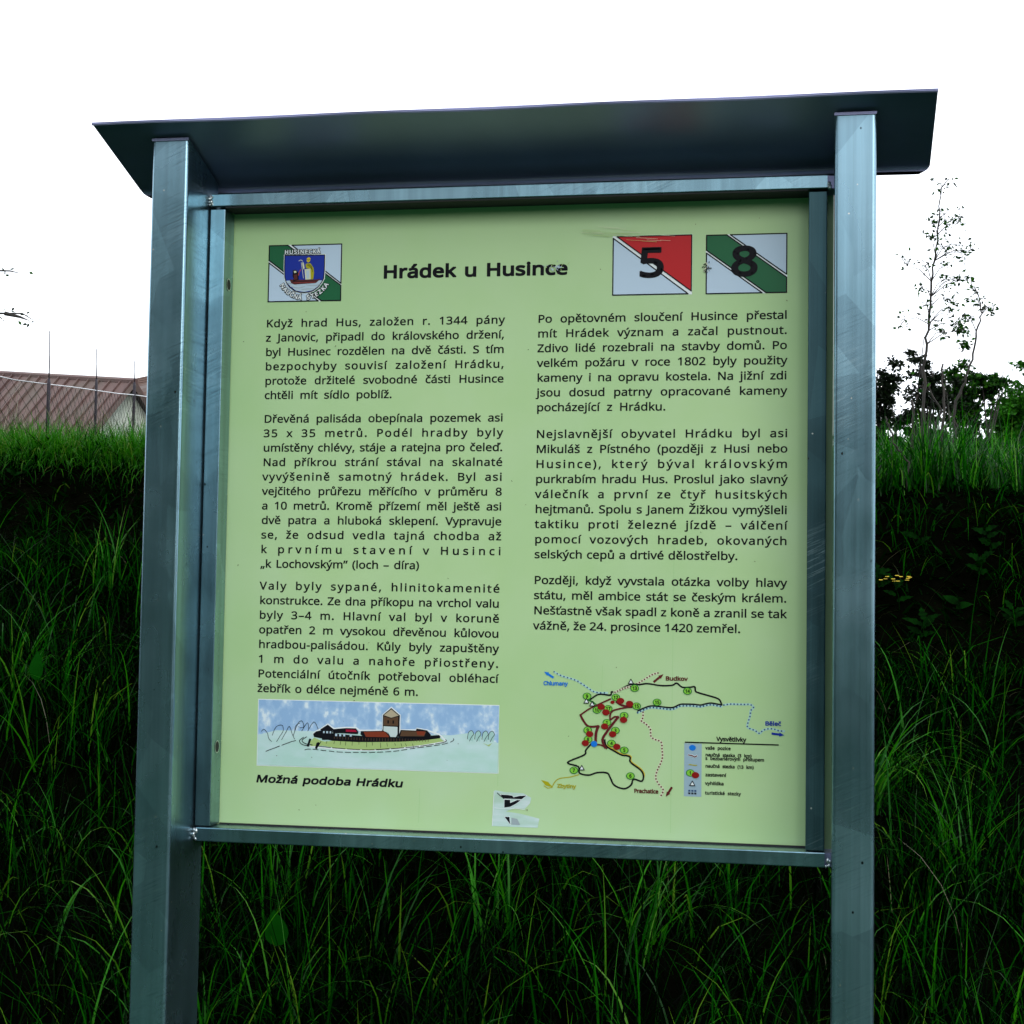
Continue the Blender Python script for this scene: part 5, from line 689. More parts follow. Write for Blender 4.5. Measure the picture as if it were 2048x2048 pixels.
for t, x1, z in (('vaše pozice', 1086, 1250), ('naučná stezka (3 km)', 1124, 1237.5), ('s bezbariérovým přístupem', 1147, 1231), ('naučná stezka (13 km)', 1128, 1217), ('zastavení', 1078, 1201), ('vyhlídka', 1074, 1185.5), ('turistické stezky', 1105, 1168)):
    p.text(t, 1040, z, 5.6, k=2, width=x1-1040, bold=.7)
p.disc(1016, 1252.3, 6.2, 'skyblue', 2, .85); p.line([(1009, 1239), (1016, 1237.6), (1020, 1235.6), (1024, 1237.6)], 3.4, 'white', 2, smooth=3); p.line([(1009, 1239), (1016, 1237.6), (1020, 1235.6), (1024, 1237.6)], 2, 'maroon', 3, smooth=3)
p.line([(1010, 1221.4), (1020, 1220.4), (1024, 1220.4)], 1.7, 'ochre', 3, smooth=3); stop(1012.5, 1206, '1', 2); p.disc(1022, 1202.4, 7, 'wine', 6)
for x in (1011, 1016.6, 1022): p.rect(x-1.8, x+1.8, 1172, 1175, 'navy', 2); p.rect(x-1.9, x+1.9, 1167.2, 1170.4, 'black', 2)
p.build('map_legend')
# torn sticker
p = Print()
p.poly([(646, 1162), (666, 1159), (701, 1158), (716, 1150), (714, 1140), (704, 1129), (685, 1130), (668, 1123), (695, 1120), (732, 1112), (729, 1095), (695, 1095), (642, 1095), (643, 1121), (644, 1140)], 'sticker', 1)
for q in ([(657, 1154), (668, 1154), (680, 1153), (682, 1150), (694, 1153), (707, 1154), (698, 1147), (664, 1147)], [(665, 1145), (676, 1145), (676, 1139), (689, 1145), (696, 1145), (687, 1138), (676, 1132), (665, 1130)], [(666, 1113), (675, 1113), (676, 1105), (677, 1099)]):
    p.line(q, 1.6, 'white', 2, closed=True); p.poly(q, 'black', 3)
p.poly([(679, 1112), (690, 1110), (696, 1099), (679, 1099)], 'grey', 3); p.line([(651, 1157), (657, 1152), (664, 1147)], 1.4, 'black', 3)
p.line([(646, 1129), (665, 1128), (690, 1129), (704, 1128)], .9, 'white', 4); p.line([(642.5, 1095.5), (645, 1160)], 1.1, 'white', 4)
p.build('torn_sticker')
p = Print()
for x, z0, z1 in ((977, 1096, 1640), (651.5, 1170, 1330), (500, 1096, 1160), (846, 1352, 1400)): p.line([(x, z0), (x+1.5, z1)], .9, 'crease', 0)
tag(p.build('crease_marks'), kind='stuff')
# scratches and specks of dirt, an insect-like smudge by the 8 badge
p = Print()
for i in range(26):
    x = rnd.uniform(790, 950); z = 2222-(x-790)*.10+rnd.gauss(0, 6); L = rnd.uniform(14, 60)
    p.line([(x, z), (x+L, z-L*.09)], .45, 'cream' if i % 2 else 'grass', 12)
for i in range(34):
    x, z = rnd.uniform(125, 1200), rnd.uniform(1095, 2250); a = rnd.uniform(0, 3.1); L = rnd.uniform(.6, 2.4)
    p.line([(x, z), (x+L*math.cos(a), z+L*math.sin(a))], rnd.uniform(.6, 1.3), 'umber' if i % 3 else 'black', 12)
for i in range(26):
    x, z = rnd.gauss(748, 9), rnd.gauss(2152, 5); p.line([(x, z), (x+rnd.uniform(-5, 5), z+rnd.uniform(-4, 4))], rnd.uniform(.8, 1.9), ('grey', 'grass', 'pale')[i % 3], 13)
for i in range(26):
    x, z = rnd.gauss(1034, 4), rnd.gauss(2146, 6); p.line([(x, z), (x+rnd.uniform(-4, 4), z+rnd.uniform(-3, 3))], rnd.uniform(.7, 1.8), 'black' if i % 3 else 'cream', 12)
tag(p.build('scuff_marks'), kind='stuff')

# ------------------------------------------------------------------ grass
def blades(x, y, z, L, w, az, lean, bend, tint, rows=5):
    """arching grass blades: root, length, width, compass direction, first lean and total bend (radians)"""
    n = len(x); t = np.linspace(0, 1, rows); ds = np.diff(t, prepend=0)
    ang = lean[:, None]+bend[:, None]*t[None, :]**1.4
    r = np.cumsum(np.sin(ang)*ds, 1)*L[:, None]; h = np.cumsum(np.cos(ang)*ds, 1)*L[:, None]
    cx, cy = np.cos(az)[:, None], np.sin(az)[:, None]
    P = np.stack([x[:, None]+r*cx, y[:, None]+r*cy, z[:, None]+h], -1)
    face = az+np.pi/2+rng.normal(0, .5, n)
    wd = w[:, None]*np.array([.7, 1, .85, .5, .04][:rows] if rows == 5 else np.linspace(1, .05, rows))[None, :]/2
    S = np.stack([np.cos(face)[:, None]*wd, np.sin(face)[:, None]*wd, np.zeros_like(wd)], -1)
    V = np.stack([P-S, P+S], 2).reshape(-1, 3)
    base = (np.arange(n)*rows*2)[:, None, None]; k = np.arange(rows-1)[None, :, None]*2
    F = (base+k+np.array([0, 1, 3, 2])[None, None, :]).reshape(-1, 4)
    T = np.repeat(np.clip(tint[:, None]+.08*(t[None, :]-.5), 0, 1), 2, 1).reshape(-1)
    return V, F, T
def field(name, x, y, Lr, wr, mats, tint_pow=1.5, lean=.25, bendr=(.2, 1.6), label=None, cat='grass', sink=.02, group=None, azbias=None, parent=None, rows=5, stuff=True):
    n = len(x); z = ground_z(x, y)-sink
    L = rng.uniform(*Lr, n)*(.75+.25*rng.random(n)); w = rng.uniform(*wr, n)
    az = rng.uniform(0, 2*np.pi, n) if azbias is None else rng.normal(azbias, .9, n)
    V, F, T = blades(x, y, z, L, w, az, np.abs(rng.normal(0, lean, n)), rng.uniform(*bendr, n), rng.random(n)**tint_pow, rows)
    o = np_mesh(name, V, F, mats, parent, True, T)
    return tag(o, label, cat, group, 'stuff' if stuff else None)
def scatter(n, x0, x1, y0, y1, clump=.0, seeds=0, keep=None):
    if seeds:
        sx, sy = rng.uniform(x0, x1, seeds), rng.uniform(y0, y1, seeds); i = rng.integers(0, seeds, n)
        x, y = sx[i]+rng.normal(0, clump, n), sy[i]+rng.normal(0, clump, n)
    else: x, y = rng.uniform(x0, x1, n), rng.uniform(y0, y1, n)
    if keep is not None: k = keep(x, y); x, y = x[k], y[k]
    return x, y
def not_post(x, y): return ~((np.abs(y-.08) < .14) & ((np.abs(x-.036) < .09) | (np.abs(x-1.304) < .09)))
def base_y(x):
    t = np.clip((x+2.2)/4.0, 0, 1); t = t*t*(3-2*t); return lerp(3.9, 3.65, t)
on_slope = lambda x, y: (y < base_y(x)-.0) & not_post(x, y) & (wob(x*1.1+4, y*1.1) > -1.1)
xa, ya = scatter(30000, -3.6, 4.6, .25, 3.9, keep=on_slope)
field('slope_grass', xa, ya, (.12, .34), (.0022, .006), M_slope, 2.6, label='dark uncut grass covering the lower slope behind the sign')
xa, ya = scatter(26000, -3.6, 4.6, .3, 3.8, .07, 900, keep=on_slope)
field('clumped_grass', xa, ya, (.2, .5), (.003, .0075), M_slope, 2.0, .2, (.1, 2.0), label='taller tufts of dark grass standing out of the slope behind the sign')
xa, ya = scatter(1700, -3.6, 4.6, .5, 3.7, .10, 260, keep=on_slope)
V_ = blades(xa, ya, ground_z(xa, ya)-.02, rng.uniform(.25, .55, len(xa)), rng.uniform(.005, .011, len(xa)), rng.uniform(0, 6.28, len(xa)), np.abs(rng.normal(0, .25, len(xa))), rng.uniform(.3, 2.4, len(xa)), .2+.8*rng.random(len(xa)), 8)
tag(np_mesh('broad_grass', V_[0], V_[1], M_tall, None, True, V_[2]), 'scattered broad bright blades arching over the dark slope', 'grass', None, 'stuff')
# the short dense fringe hanging over the edge of the bank
def fr(x, y): return (y > lip_y(x)-.12) & (x < 1.1+.3*np.sin(y*9))
xa, ya = scatter(52000, -4.2, 1.6, 4.35, 6.2, keep=fr)
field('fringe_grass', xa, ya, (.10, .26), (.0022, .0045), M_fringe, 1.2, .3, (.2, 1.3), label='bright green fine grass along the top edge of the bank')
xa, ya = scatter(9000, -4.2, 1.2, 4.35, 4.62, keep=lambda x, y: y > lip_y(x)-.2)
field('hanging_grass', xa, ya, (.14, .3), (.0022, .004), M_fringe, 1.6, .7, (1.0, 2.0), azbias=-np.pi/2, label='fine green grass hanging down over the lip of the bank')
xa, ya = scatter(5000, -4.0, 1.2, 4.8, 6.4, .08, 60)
field('seeding_grass', xa, ya, (.28, .5), (.0015, .003), M_straw_and_glints, 1.2, .25, (.1, 1.0), label='thin brownish grass stalks rising above the green edge on the left')
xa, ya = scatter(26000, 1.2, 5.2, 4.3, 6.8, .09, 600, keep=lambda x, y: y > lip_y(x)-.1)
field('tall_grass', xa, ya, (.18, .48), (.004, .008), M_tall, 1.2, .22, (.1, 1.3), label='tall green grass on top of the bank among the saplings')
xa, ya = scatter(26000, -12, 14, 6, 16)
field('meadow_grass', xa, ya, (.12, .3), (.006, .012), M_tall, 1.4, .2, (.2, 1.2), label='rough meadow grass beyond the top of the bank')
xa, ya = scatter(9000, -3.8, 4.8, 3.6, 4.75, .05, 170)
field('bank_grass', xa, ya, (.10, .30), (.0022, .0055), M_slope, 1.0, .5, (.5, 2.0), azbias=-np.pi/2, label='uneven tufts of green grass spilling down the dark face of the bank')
# matted dead stems and scraps on the bare face of the bank
n = 1500; xa = rng.uniform(-3.6, 4.6, n); ya = base_y(xa)+rng.uniform(-.5, .75, n)
L = rng.uniform(.03, .16, n); V, F, T = blades(xa, ya, ground_z(xa, ya)+rng.uniform(.0, .03, n), L, rng.uniform(.001, .003, n), rng.normal(0, 1.2, n)+np.pi*rng.integers(0, 2, n), rng.normal(1.5, .25, n), rng.normal(0, .5, n), rng.random(n)**1.8, 4)
tag(np_mesh('dead_stems', V, F, M_straw_and_glints, None, True, T), 'matted dead stems on the bare dark face of the bank', 'dead grass', None, 'stuff')
n = 380; xa = rng.uniform(-3.6, 4.6, n); ya = rng.uniform(.8, 4.2, n)  # dry stalks; the extra pale ones stand in for white highlights on blades
V, F, T = blades(xa, ya, ground_z(xa, ya), rng.uniform(.1, .4, n), rng.uniform(.001, .0028, n), rng.uniform(0, 6.28, n), np.abs(rng.normal(.5, .4, n)), rng.uniform(.1, 1.6, n), rng.random(n)**1.3, 5)
tag(np_mesh('dry_stalks_and_glints', V, F, M_straw_and_glints, None, True, T), 'pale dry grass stalks and painted white blade glints scattered over the slope', 'dead grass', None, 'stuff')
n = 16000; xa = rng.uniform(-3.6, 4.6, n); ya = base_y(xa)+rng.uniform(-.6, .85, n)
V, F, T = blades(xa, ya, ground_z(xa, ya), rng.uniform(.03, .12, n), rng.uniform(.008, .03, n), rng.uniform(0, 6.28, n), rng.uniform(.6, 1.4, n), rng.uniform(0, .8, n), rng.random(n), 4)
tag(np_mesh('ground_cover', V, F, M_broad, None, True, T*.5), 'dark creeping leaves on the shaded face of the bank', 'ground cover', None, 'stuff')

def ground_hit(px, py, y0=.9, y1=5.0):
    """where the line of sight through a pixel meets the slope"""
    for i in range(400):
        Yv = y0+(y1-y0)*i/400; p = at(px, py, Yv)
        if p.z <= float(ground_z(p.x, p.y)): return p
    return at(px, py, y1)

# tussocks that stand out singly
def tussock(px, py, n, Lr, label, side=None, bendr=(.4, 1.9), wr=(.005, .011)):
    p = ground_hit(px, py); root = empty('grass_tussock', p)
    tag(root, label, 'grass tussock', 'big grass tussocks on the slope')
    xa = p.x+rng.normal(0, .035, n); ya = p.y+rng.normal(0, .035, n)
    az = rng.uniform(0, 6.28, n) if side is None else rng.normal(side, .8, n)
    V, F, T = blades(xa, ya, ground_z(xa, ya)-.02, rng.uniform(*Lr, n), rng.uniform(*wr, n), az, np.abs(rng.normal(.15, .18, n)), rng.uniform(*bendr, n), .5+.5*rng.random(n), 9)
    np_mesh('blades', V, F, M_tall, root, True, T)
tussock(1742, 1620, 46, (.3, .66), 'long bright blades of grass arching out to the right of the right post', .3, (1.0, 2.7), (.007, .014))
tussock(215, 1180, 26, (.25, .45), 'bright upright tussock of grass left of the left post below the bank edge', None, (.1, .9))
tussock(30, 1400, 22, (.25, .42), 'leaning grass tussock at the left edge of the picture', 0)
tussock(990, 1860, 26, (.3, .5), 'broad bladed grass tussock in the dark gap below the bottom rail', None)
tussock(1290, 1900, 24, (.3, .5), 'bent over grass tussock below the bottom rail towards the right post', .2)
tussock(1930, 1760, 26, (.3, .5), 'upright green tussock low at the right edge', None, (.2, 1.2))
tussock(560, 1800, 16, (.25, .42), 'sparse tussock with a few hooked blades beside the left post foot', None)

# single broad leaves and weeds
def leaf_shape(mb, p, d, n, L, w, m=0, lobes=0, fold=.15):
    d = d.normalized(); s_ = d.cross(n).normalized(); n = s_.cross(d); k = 9; v = []
    for i in range(k):
        t = i/(k-1); ww = w*math.sin(math.pi*min(1, t*.96+.04)**.75)*(1+lobes*.35*math.sin(t*19))*.5+.0008
        c = p+d*(t*L)-n*(t*t*L*.25)
        v += [c-s_*ww+n*ww*fold, c, c+s_*ww+n*ww*fold]
    f = []
    for i in range(k-1):
        a = i*3; f += [(a, a+1, a+4, a+3), (a+1, a+2, a+5, a+4)]
    mb.add(v, f, m)
def tinted(o, lo=.3, hi=1.):
    me = o.data; a = me.attributes.new('tint', 'FLOAT', 'POINT'); n = len(me.vertices)
    a.data.foreach_set('value', np.repeat(rng.uniform(lo, hi, n//3+1), 3)[:n].astype(np.float32)); return o
def weed(px, py, h, leaves, L, w, label, cat='weed', name='broadleaf_plant', lobes=0, up=.6, flower=0, face=False):
    p = ground_hit(px, py)
    if face: p = at(px, py, p.y-.28)
    root = tag(empty(name, p), label, cat)
    st = MB(); tip = p+Vector((rnd.uniform(-.03, .03), rnd.uniform(-.05, 0), h)); mid = p.lerp(tip, .5)+Vector((.01, -.01, 0)); st.tube([p-Vector((0, -.03, max(.02, p.z-float(ground_z(p.x, p.y+.03))+.02))), mid, tip], [.0022, .0018, .001], 5)
    tinted(st.build('stem', M_broad, root), .2, .6)
    for i in range(leaves):
        t = (i+1)/leaves; q = p.lerp(tip, .25+.75*t); a = i*2.4+rnd.uniform(-.4, .4)
        d = Vector((math.cos(a), math.sin(a)*.6-.3, up+rnd.uniform(-.2, .2))) if not face else Vector((rnd.uniform(-.3, .3), -.05, 1))
        m_ = MB(); leaf_shape(m_, q, d, Vector((0, -.8, .7)) if not face else Vector((0, -1, .1)), L*rnd.uniform(.75, 1.1), w*rnd.uniform(.8, 1.1), 0, lobes)
        tinted(m_.build('leaf', M_dock if face else M_broad, root, True), *((.75, 1.) if face else (.1, .75)))
    for i in range(flower):
        m_ = MB(); q = tip+Vector((rnd.uniform(-.07, .07), rnd.uniform(-.03, .03), rnd.uniform(-.014, .012)))
        for j in range(6):
            a = j*math.pi/3; leaf_shape(m_, q, Vector((math.cos(a), math.sin(a)-.5, .5)), Vector((0, -.5, 1)), .009, .005)
        m_.build('floret', M_flower, root)
weed(572, 1905, .02, 1, .125, .07, 'single broad rounded dock leaf in the dark grass under the panel', 'dock leaf', up=1, face=True)
weed(84, 1370, .02, 1, .12, .05, 'single upright oval leaf in the grass at the far left', 'dock leaf', up=1, face=True)
weed(1800, 1232, .15, 5, .06, .022, 'low weed topped with a cluster of small yellow flowers', 'yellow flower', 'flowering_weed', 1, flower=12)
weed(1835, 1290, .10, 7, .075, .03, 'leafy weed on the dark bank under the yellow flowers', lobes=1)
weed(1950, 1165, .10, 6, .06, .03, 'lobed dark leaves on the bank near the right edge', lobes=1)
weed(1985, 1120, .12, 6, .06, .03, 'small bright leaved weed high on the dark bank at the right', lobes=1)
weed(1905, 1230, .06, 3, .07, .035, 'pair of pale green pointed leaves in the middle of the dark bank', lobes=0)
weed(1830, 1110, .09, 3, .07, .03, 'dark three leaved weed just below the saplings', lobes=1)
weed(1755, 1190, .10, 7, .06, .028, 'leafy weed beside the right post', lobes=1)
weed(2030, 1270, .10, 7, .06, .026, 'dark weed at the right edge above the long grass', lobes=1)
weed(45, 955, .05, 4, .05, .02, 'small weed in the bare patch at the left edge')
weed(30, 960, .04, 3, .05, .02, 'low broad leaves under the grass fringe at the left edge')

# ------------------------------------------------------------------ saplings and shrubs on top of the bank
def px_path(pts, Y, dz=0): return [at(x, y, Y+dz*i) for i, (x, y) in enumerate(pts)]
def spray(mb_leaf, mb_twig, p, R, n, ls, ang=None):
    """a few twigs with leaves around a point"""
    for i in range(n):
        d = Vector((rnd.gauss(0, 1), rnd.gauss(0, 1), rnd.gauss(.1, .7))).normalized(); q = p+d*R*rnd.uniform(.3, 1)
        mb_twig.tube([p, p.lerp(q, .5)+Vector((0, 0, R*.08)), q], [.0015, .0011, .0006], 4)
        for j in range(4):
            c = p.lerp(q, rnd.uniform(.3, 1.05))+Vector((rnd.gauss(0, .1*R), rnd.gauss(0, .1*R), rnd.gauss(0, .1*R)))
            leaf_shape_s(mb_leaf, c, ls*rnd.uniform(.6, 1.2))
def leaf_shape_s(mb, c, L):
    d = Vector((rnd.gauss(0, 1), rnd.gauss(0, 1), rnd.gauss(-.2, .7))).normalized(); s_ = d.orthogonal().normalized(); s_ = (Matrix.Rotation(rnd.uniform(0, 6.28), 3, d) @ s_)*L*.27
    mb.add([c, c+d*L*.45-s_, c+d*L, c+d*L*.45+s_], [(0, 1, 2, 3)])
def tint4(o, lo=0, hi=1):
    me = o.data; n = len(me.vertices); a = me.attributes.new('tint', 'FLOAT', 'POINT')
    a.data.foreach_set('value', np.repeat(rng.uniform(lo, hi, n//4+1), 4)[:n].astype(np.float32)); return o
def sapling(label, path, Y, r0, r1, sprays, ls=.035, tw=.09, lm=None, dens=3):
    pts = px_path(path, Y); pts = [pts[0]-Vector((0, 0, .25))]+pts
    root = tag(empty('sapling', pts[0]), label, 'sapling', 'saplings on the bank')
    fine = []
    for a, b_ in zip(pts, pts[1:]):
        for j in range(4): fine.append(a.lerp(b_, j/4)+Vector((rnd.gauss(0, .004), rnd.gauss(0, .004), 0)))
    fine.append(pts[-1]); k = len(fine)
    m_ = MB(); m_.tube(fine, [lerp(r0, r1, (i/(k-1))**.8)*rnd.uniform(.88, 1.12) for i in range(k)], 7)
    m_.build('trunk', M_bark, root, True)
    lf, tw_, = MB(), MB()
    for x, y in sprays:
        p = at(x, y, Y+rnd.uniform(-.15, .15))
        q = min(fine, key=lambda s_: (s_-p).length+max(0, s_.z-p.z+.04)*2)
        tw_.tube([q, q.lerp(p, .5)+Vector((0, 0, .02)), p], [.0024, .0017, .001], 4)
        spray(lf, tw_, p, tw, dens, ls)
    if sprays: tw_.build('branches', M_bark, root); tint4(lf.build('leaves', lm or M_leaf, root))
YS = 4.75
sapling('tallest sapling, thin straight trunk with sparse leaves against the white sky', [(1838, 1010), (1840, 956), (1845, 847), (1849, 768), (1852, 702), (1856, 648), (1861, 576), (1869, 521), (1874, 485), (1879, 423), (1881, 380), (1897, 358)], YS, .0105, .0018,
        [(1885, 372), (1890, 428), (1905, 440), (1915, 447), (1862, 480), (1886, 494), (1900, 490), (1922, 505), (1942, 500), (1895, 530), (1850, 533), (1815, 532), (1912, 555), (1845, 578), (1888, 560), (1893, 600), (1900, 625), (1910, 650), (1890, 662), (1922, 660), (1850, 612), (1868, 640), (1810, 640), (1905, 610), (1925, 560), (1870, 455)], .023, .085, dens=5)
sapling('curved sapling bending back to the left near its leafy top, right of the tallest one', [(1914, 1010), (1917, 934), (1907, 902), (1908, 829), (1925, 775), (1941, 731), (1950, 684), (1959, 641), (1963, 615), (1957, 590), (1943, 572)], YS+.2, .0095, .002,
        [(1943, 575), (1952, 585), (1975, 614), (1988, 618), (1935, 640), (1950, 600)], .023, .07, dens=5)
sapling('short leafless stem with a blunt broken top between the two tall saplings', [(1874, 1014), (1881, 938), (1888, 829), (1887, 775), (1886, 728)], YS-.2, .010, .004, [])
sapling('crooked bare stem nearest the right post', [(1812, 1030), (1823, 920), (1827, 858), (1823, 800)], YS-.1, .011, .005, [])
sapling('leaning thin stem crossing behind the tall saplings', [(1850, 1000), (1856, 900), (1881, 822), (1863, 786), (1856, 765)], YS+.1, .008, .003, [(1850, 770)], dens=2)
sapling('thin pale bow shaped stem arching beside the right post', [(1816, 925), (1800, 905), (1787, 885), (1778, 855), (1771, 833)], YS-.3, .005, .003, [])
def shrub(label, blobs, Y, lm, n, ls, name='shrub', cat='shrub'):
    c0 = at(blobs[0][0], 1000, Y); base = Vector((c0.x, Y, float(ground_z(c0.x, Y))))
    root = tag(empty(name, base), label, cat, 'shrubs behind the bank on the right'); st, lf = MB(), MB()
    sc = (Y-CAM[1])/FPX
    for bx, by, rx, ry, wt in blobs:
        c = at(bx, by, Y)
        for i in range(7):
            e = c+Vector((rnd.gauss(0, .5)*rx*sc, rnd.gauss(0, .4)*rx*sc, rnd.gauss(.2, .5)*ry*sc)); m_ = base.lerp(e, .5)+Vector((rnd.gauss(0, .08), 0, .1))
            st.tube([base, m_, e], [.014, .008, .0025], 5)
        k = int(n*wt); cl = [Vector((rnd.gauss(0, .55)*rx, rnd.gauss(0, .5)*rx, rnd.gauss(0, .55)*ry)) for _ in range(max(6, int(k/75)))]
        for i in range(k):
            q = rnd.choice(cl); v_ = (q+Vector((rnd.gauss(0, .16)*rx, rnd.gauss(0, .16)*rx, rnd.gauss(0, .06)*ry)))*sc
            leaf_shape_s(lf, c+Vector((v_.x, v_.y, v_.z)), ls*rnd.uniform(.6, 1.3))
    st.build('stems', M_bark, root, True); tint4(lf.build('foliage', lm, root))
shrub('dark shrub rising beside the right post', [(1766, 800, 26, 70, .5), (1765, 900, 40, 40, .8)], 9.0, M_dleaf, 5200, .034)
shrub('airy dark shrub with sky showing through behind the tall saplings', [(1862, 800, 46, 75, .62), (1890, 895, 60, 30, .5), (1830, 880, 40, 30, .35), (1852, 750, 28, 30, .16)], 9.5, M_dleaf, 5200, .034)
shrub('green shrub to the right of the curved sapling', [(1932, 800, 32, 75, .8), (1950, 910, 45, 30, .8), (1985, 765, 36, 22, .16)], 9.8, M_leaf, 6000, .036)
shrub('bright green bush at the right edge of the picture', [(2035, 850, 40, 52, 1.0), (2075, 830, 60, 60, 1.2), (2010, 915, 60, 26, 1.0)], 11, M_conifer, 8000, .04)
shrub('low dark bush closing the gap at the foot of the shrubs', [(1965, 912, 60, 20, .9), (1870, 922, 70, 16, .7), (1785, 925, 50, 18, .5)], 10.4, M_leaf, 7000, .05)
# a tree standing outside the frame on the left reaches in with the tip of one branch
tp = at(-420, 900, 8.0); tb = Vector((tp.x, 8.0, float(ground_z(tp.x, 8.0))))
root = tag(empty('leaning_tree', tb), 'tree beyond the left edge whose thin branch tips reach into the sky', 'tree')
m_ = MB(); top = tb+Vector((.2, .1, 3.4)); m_.tube([tb-Vector((0, 0, .2)), tb+Vector((.05, 0, 1.2)), tb+Vector((.1, .05, 2.3)), top], [.09, .075, .05, .02], 9); m_.build('trunk', M_bark, root, True)
tw_, lf = MB(), MB()
for pts in ([(-260, 640), (-90, 622), (0, 627), (45, 627), (66, 640)], [(10, 627), (40, 634), (58, 641)], [(-260, 560), (-60, 540), (20, 542), (38, 546)], [(-300, 500), (-120, 470), (-20, 480)], [(-330, 420), (-180, 380), (-80, 330)]):
    pp = [at(x, y, 7.8) for x, y in pts]; pp = ([tb+Vector((.12, .05, min(3.2, pp[0].z-tb.z-.1)))] if pts[0][0] < -100 else [])+pp
    tw_.tube(pp, [lerp(.016, .0022, i/(len(pp)-1)) for i in range(len(pp))], 5)
    for q in pp[-3:]:
        for i in range(3): leaf_shape_s(lf, q+Vector((rnd.gauss(0, .05), 0, rnd.gauss(0, .02))), .04)
for i in range(500):
    q = top+Vector((rnd.gauss(-.7, .6), rnd.gauss(0, .8), rnd.gauss(-.1, .6)))
    if (q-Vector(CAM)).length > 1 and q.x < top.x+.1: leaf_shape_s(lf, q, .07)
tw_.build('branches', M_bark, root); tint4(lf.build('leaves', M_leaf, root))

# ------------------------------------------------------------------ the fence and the buildings on the left
M_fpost = mat('fence_post_paint', (.018, .014, .024), .6, .2)
M_wire = mat('fence_wire', (.62, .64, .66), .4, .3)
M_net = mat('fence_netting', (.03, .035, .035), .6, .4)
fx = [(-60, 742, 560, 5.9), (98, 757, 662, 6.55), (193, 758, 698, 7.5), (269, 764, 722, 8.6), (330, 770, 740, 9.8)]
p1 = at(98, 800, 6.55); g1 = Vector((p1.x, p1.y, float(ground_z(p1.x, p1.y))))
fence = tag(empty('fence', g1), 'wire mesh fence on dark posts topped by thin rods, left of the sign', 'fence')
tops = []
for i, (x, y, yr, Yd) in enumerate(fx):
    t_ = at(x, y, Yd); r_ = at(x+(1 if i < 2 else 0), yr, Yd); gz = float(ground_z(t_.x, t_.y)); tops.append(t_)
    m_ = MB(); w_ = .011 if i != 2 else .009; m_.tube([(t_.x, t_.y, gz-.1), (t_.x, t_.y, t_.z-.03), (t_.x, t_.y, t_.z)], [w_, w_, w_*.6], 8); po = m_.build('post', M_fpost, fence, True)
    m_ = MB(); m_.tube([(t_.x, t_.y, t_.z-.01), (lerp(t_.x, r_.x, .5)+.003, t_.y, lerp(t_.z, r_.z, .5)), (r_.x, t_.y, r_.z)], [.0042, .0034, .0026], 6); m_.build('rod', M_fpost, po, True)
wz = [at(-60, 741, 5.9), at(0, 753, 6.15), at(30, 760, 6.3), at(93, 768, 6.55), at(145, 774, 7.0), at(193, 781, 7.5), at(235, 787, 8.0), at(269, 790, 8.6), at(330, 798, 9.8)]
m_ = MB(); m_.tube(wz, .0035, 6); m_.build('top_wire', M_wire, fence, True)
m_ = MB()
for a, b_, wa, wb in zip(tops, tops[1:], (wz[0], wz[3], wz[5], wz[7]), (wz[3], wz[5], wz[7], wz[8])):
    L = (Vector((b_.x, b_.y, 0))-Vector((a.x, a.y, 0))).length; H = .72; s_ = .088
    P = lambda u, h: Vector((lerp(a.x, b_.x, u/L), lerp(a.y, b_.y, u/L), lerp(wa.z, wb.z, u/L)-.01-h))
    for sg in (1, -1):
        c = -H
        while c < L+H:
            u0, u1, h0, h1 = (c, c+H, 0, H) if sg == 1 else (c, c+H, H, 0)
            if u0 < 0: h0 += -u0*sg; u0 = 0
            if u1 > L: h1 -= (u1-L)*sg; u1 = L
            if u1 > u0+.01: m_.tube([P(u0, h0), P(u1, h1)], .0013, 3, cap=False)
            c += s_
m_.build('netting', M_net, fence)

YH = 26.0; ap = at(268, 766, YH)
far = at(-150, 741, YH+5.5)
d_ = (far-ap).normalized(); nn = Vector((d_.y, -d_.x, 0)).normalized()
if nn.y > 0: nn = -nn
SP, DR = 2.0, 2.5                      # half span and drop of the roof
gz = float(ground_z(ap.x, ap.y)); houseL = (far-ap).length
M_roofing = mat('red_brown_roofing', (.16, .09, .09), .7); nt, b = nodes(M_roofing)
c = ramp(nt, noise(nt, 1.3, 6), [(.3, (.075, .038, .034)), (.5, (.12, .068, .060)), (.7, (.10, .078, .062))]); nt.links.new(c, b.inputs['Base Color'])
M_wallp = mat('pale_green_render', (.52, .58, .50), .85); nt, b = nodes(M_wallp)
c = ramp(nt, noise(nt, 1.6, 6), [(.35, (.40, .48, .40)), (.65, (.60, .66, .58))]); nt.links.new(c, b.inputs['Base Color'])
M_timber = mat('weathered_timber', (.10, .07, .06), .8)
house = tag(empty('house', (ap.x, ap.y, gz)), 'low house with a long red brown sheet roof and pale green gable behind the fence', 'house')
eave = lambda t, s_: ap+d_*t+nn*SP*s_-Vector((0, 0, DR))
wN = .40; k = int(houseL/wN)
me_sheet = None
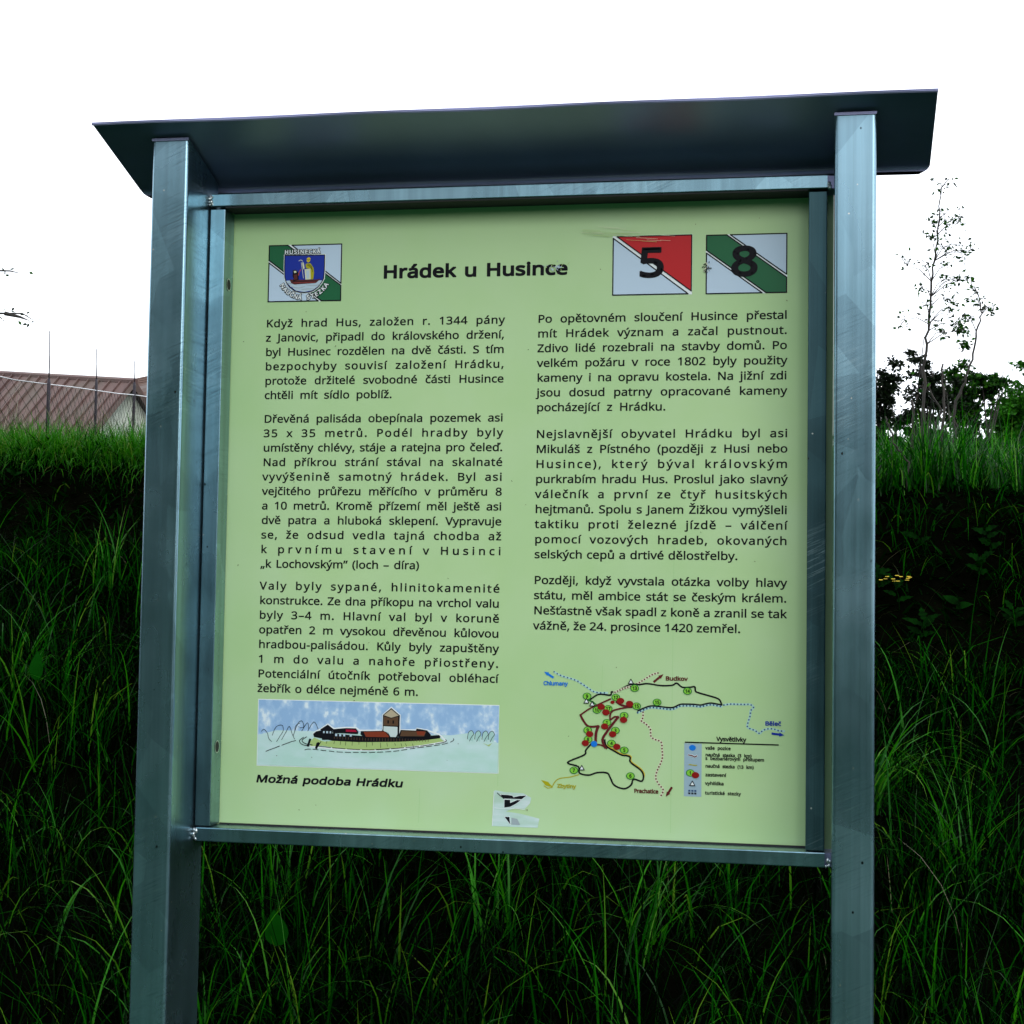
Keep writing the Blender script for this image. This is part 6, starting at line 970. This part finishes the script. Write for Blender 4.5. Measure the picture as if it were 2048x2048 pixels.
for side in (1, -1):
    for i in range(k):
        m_ = MB(); a0, a1 = i*wN+.006, (i+1)*wN-.006
        up = (d_.cross(nn*side)); up = (up if up.z > 0 else -up)
        nrm = (d_.cross(nn*SP*side-Vector((0, 0, DR)))).normalized(); nrm = nrm if nrm.z > 0 else -nrm
        j_ = rnd.uniform(0, .012)
        c4 = [ap+d_*a0, ap+d_*a1, eave(a1, side), eave(a0, side)]
        rib = [ap+d_*(a0), ap+d_*(a0+.03), eave(a0+.03, side), eave(a0, side)]
        m_.add([q+nrm*j_ for q in c4]+[q+nrm*(j_+.02) for q in c4], [(0, 1, 2, 3), (7, 6, 5, 4), (0, 4, 5, 1), (1, 5, 6, 2), (2, 6, 7, 3), (3, 7, 4, 0)])
        m_.add([q+nrm*(j_+.021) for q in rib]+[q+nrm*(j_+.055) for q in rib], [(7, 6, 5, 4), (0, 4, 5, 1), (1, 5, 6, 2), (2, 6, 7, 3), (3, 7, 4, 0)])
        m_.build('roof_sheet', M_roofing, house)
m_ = MB(); m_.tube([ap-d_*.05+Vector((0, 0, .03)), ap+d_*k*wN+Vector((0, 0, .03))], .06, 6); m_.build('ridge_cap', M_roofing, house)
gi = .25; gw = [ap+d_*gi+nn*(SP-.25)*s_ for s_ in (1, -1)]
v = []
for o_ in (0, .2):
    v += [gw[0]+d_*o_-Vector((0, 0, gw[0].z-gz+.3)), gw[0]+d_*o_-Vector((0, 0, DR*(SP-.25)/SP+.03)), ap+d_*(gi+o_)-Vector((0, 0, .05)), gw[1]+d_*o_-Vector((0, 0, DR*(SP-.25)/SP+.03)), gw[1]+d_*o_-Vector((0, 0, gw[1].z-gz+.3))]
mesh('gable_wall', v, [(0, 1, 2, 3, 4), (9, 8, 7, 6, 5), (0, 5, 6, 1), (1, 6, 7, 2), (2, 7, 8, 3), (3, 8, 9, 4)], M_wallp, house)
for s_ in (1, -1):
    a_, b_ = ap+d_*.46+nn*(SP-.3)*s_, ap+d_*(k*wN-.3)+nn*(SP-.3)*s_; t_ = nn*.15*s_
    v = [Vector((q.x, q.y, z)) for z in (gz-.3, ap.z-DR-.02) for q in (a_, b_, b_-t_, a_-t_)]
    mesh('side_wall', v, [(3, 2, 1, 0), (4, 5, 6, 7), (0, 1, 5, 4), (1, 2, 6, 5), (2, 3, 7, 6), (3, 0, 4, 7)], M_wallp, house)
m_ = MB()
for s_ in (1, -1): m_.tube([ap+Vector((0, 0, -.02)), eave(0, s_)-Vector((0, 0, .02))], .055, 4)
m_.build('barge_board', M_timber, house)
# a stack-like second building showing past the gable
q0 = at(283, 757, 33)
shed = tag(empty('shed', (q0.x, q0.y, float(ground_z(q0.x, q0.y)))), 'brown shed with a battened roof just past the gable of the house', 'shed')
M_brick = mat('brick', (.11, .065, .05), .8); gz2 = float(ground_z(q0.x, q0.y))
m_ = MB(); m_.box(q0.x-.9, q0.x+3.5, 33, 36, gz2-.3, q0.z-.5); m_.build('wall', M_brick, shed)
m_ = MB(); m_.add([(q0.x-1.1, 32.8, q0.z-.55), (q0.x+3.7, 32.8, q0.z-.2), (q0.x+3.7, 34.5, q0.z+1.0), (q0.x-1.1, 34.5, q0.z+.1), (q0.x+3.7, 36.2, q0.z-.2), (q0.x-1.1, 36.2, q0.z-.5)], [(0, 1, 2, 3), (3, 2, 4, 5)]); m_.build('roof', M_timber, shed)
for i in range(9):
    m_ = MB(); t = i/8; a_ = Vector((q0.x-1.1, 32.78+1.7*t, q0.z-.53+.65*t)); b_ = Vector((q0.x+3.7, 32.78+1.7*t, q0.z-.18+1.2*t)); m_.tube([a_, b_], .035, 4); m_.build('batten', M_brick, shed)
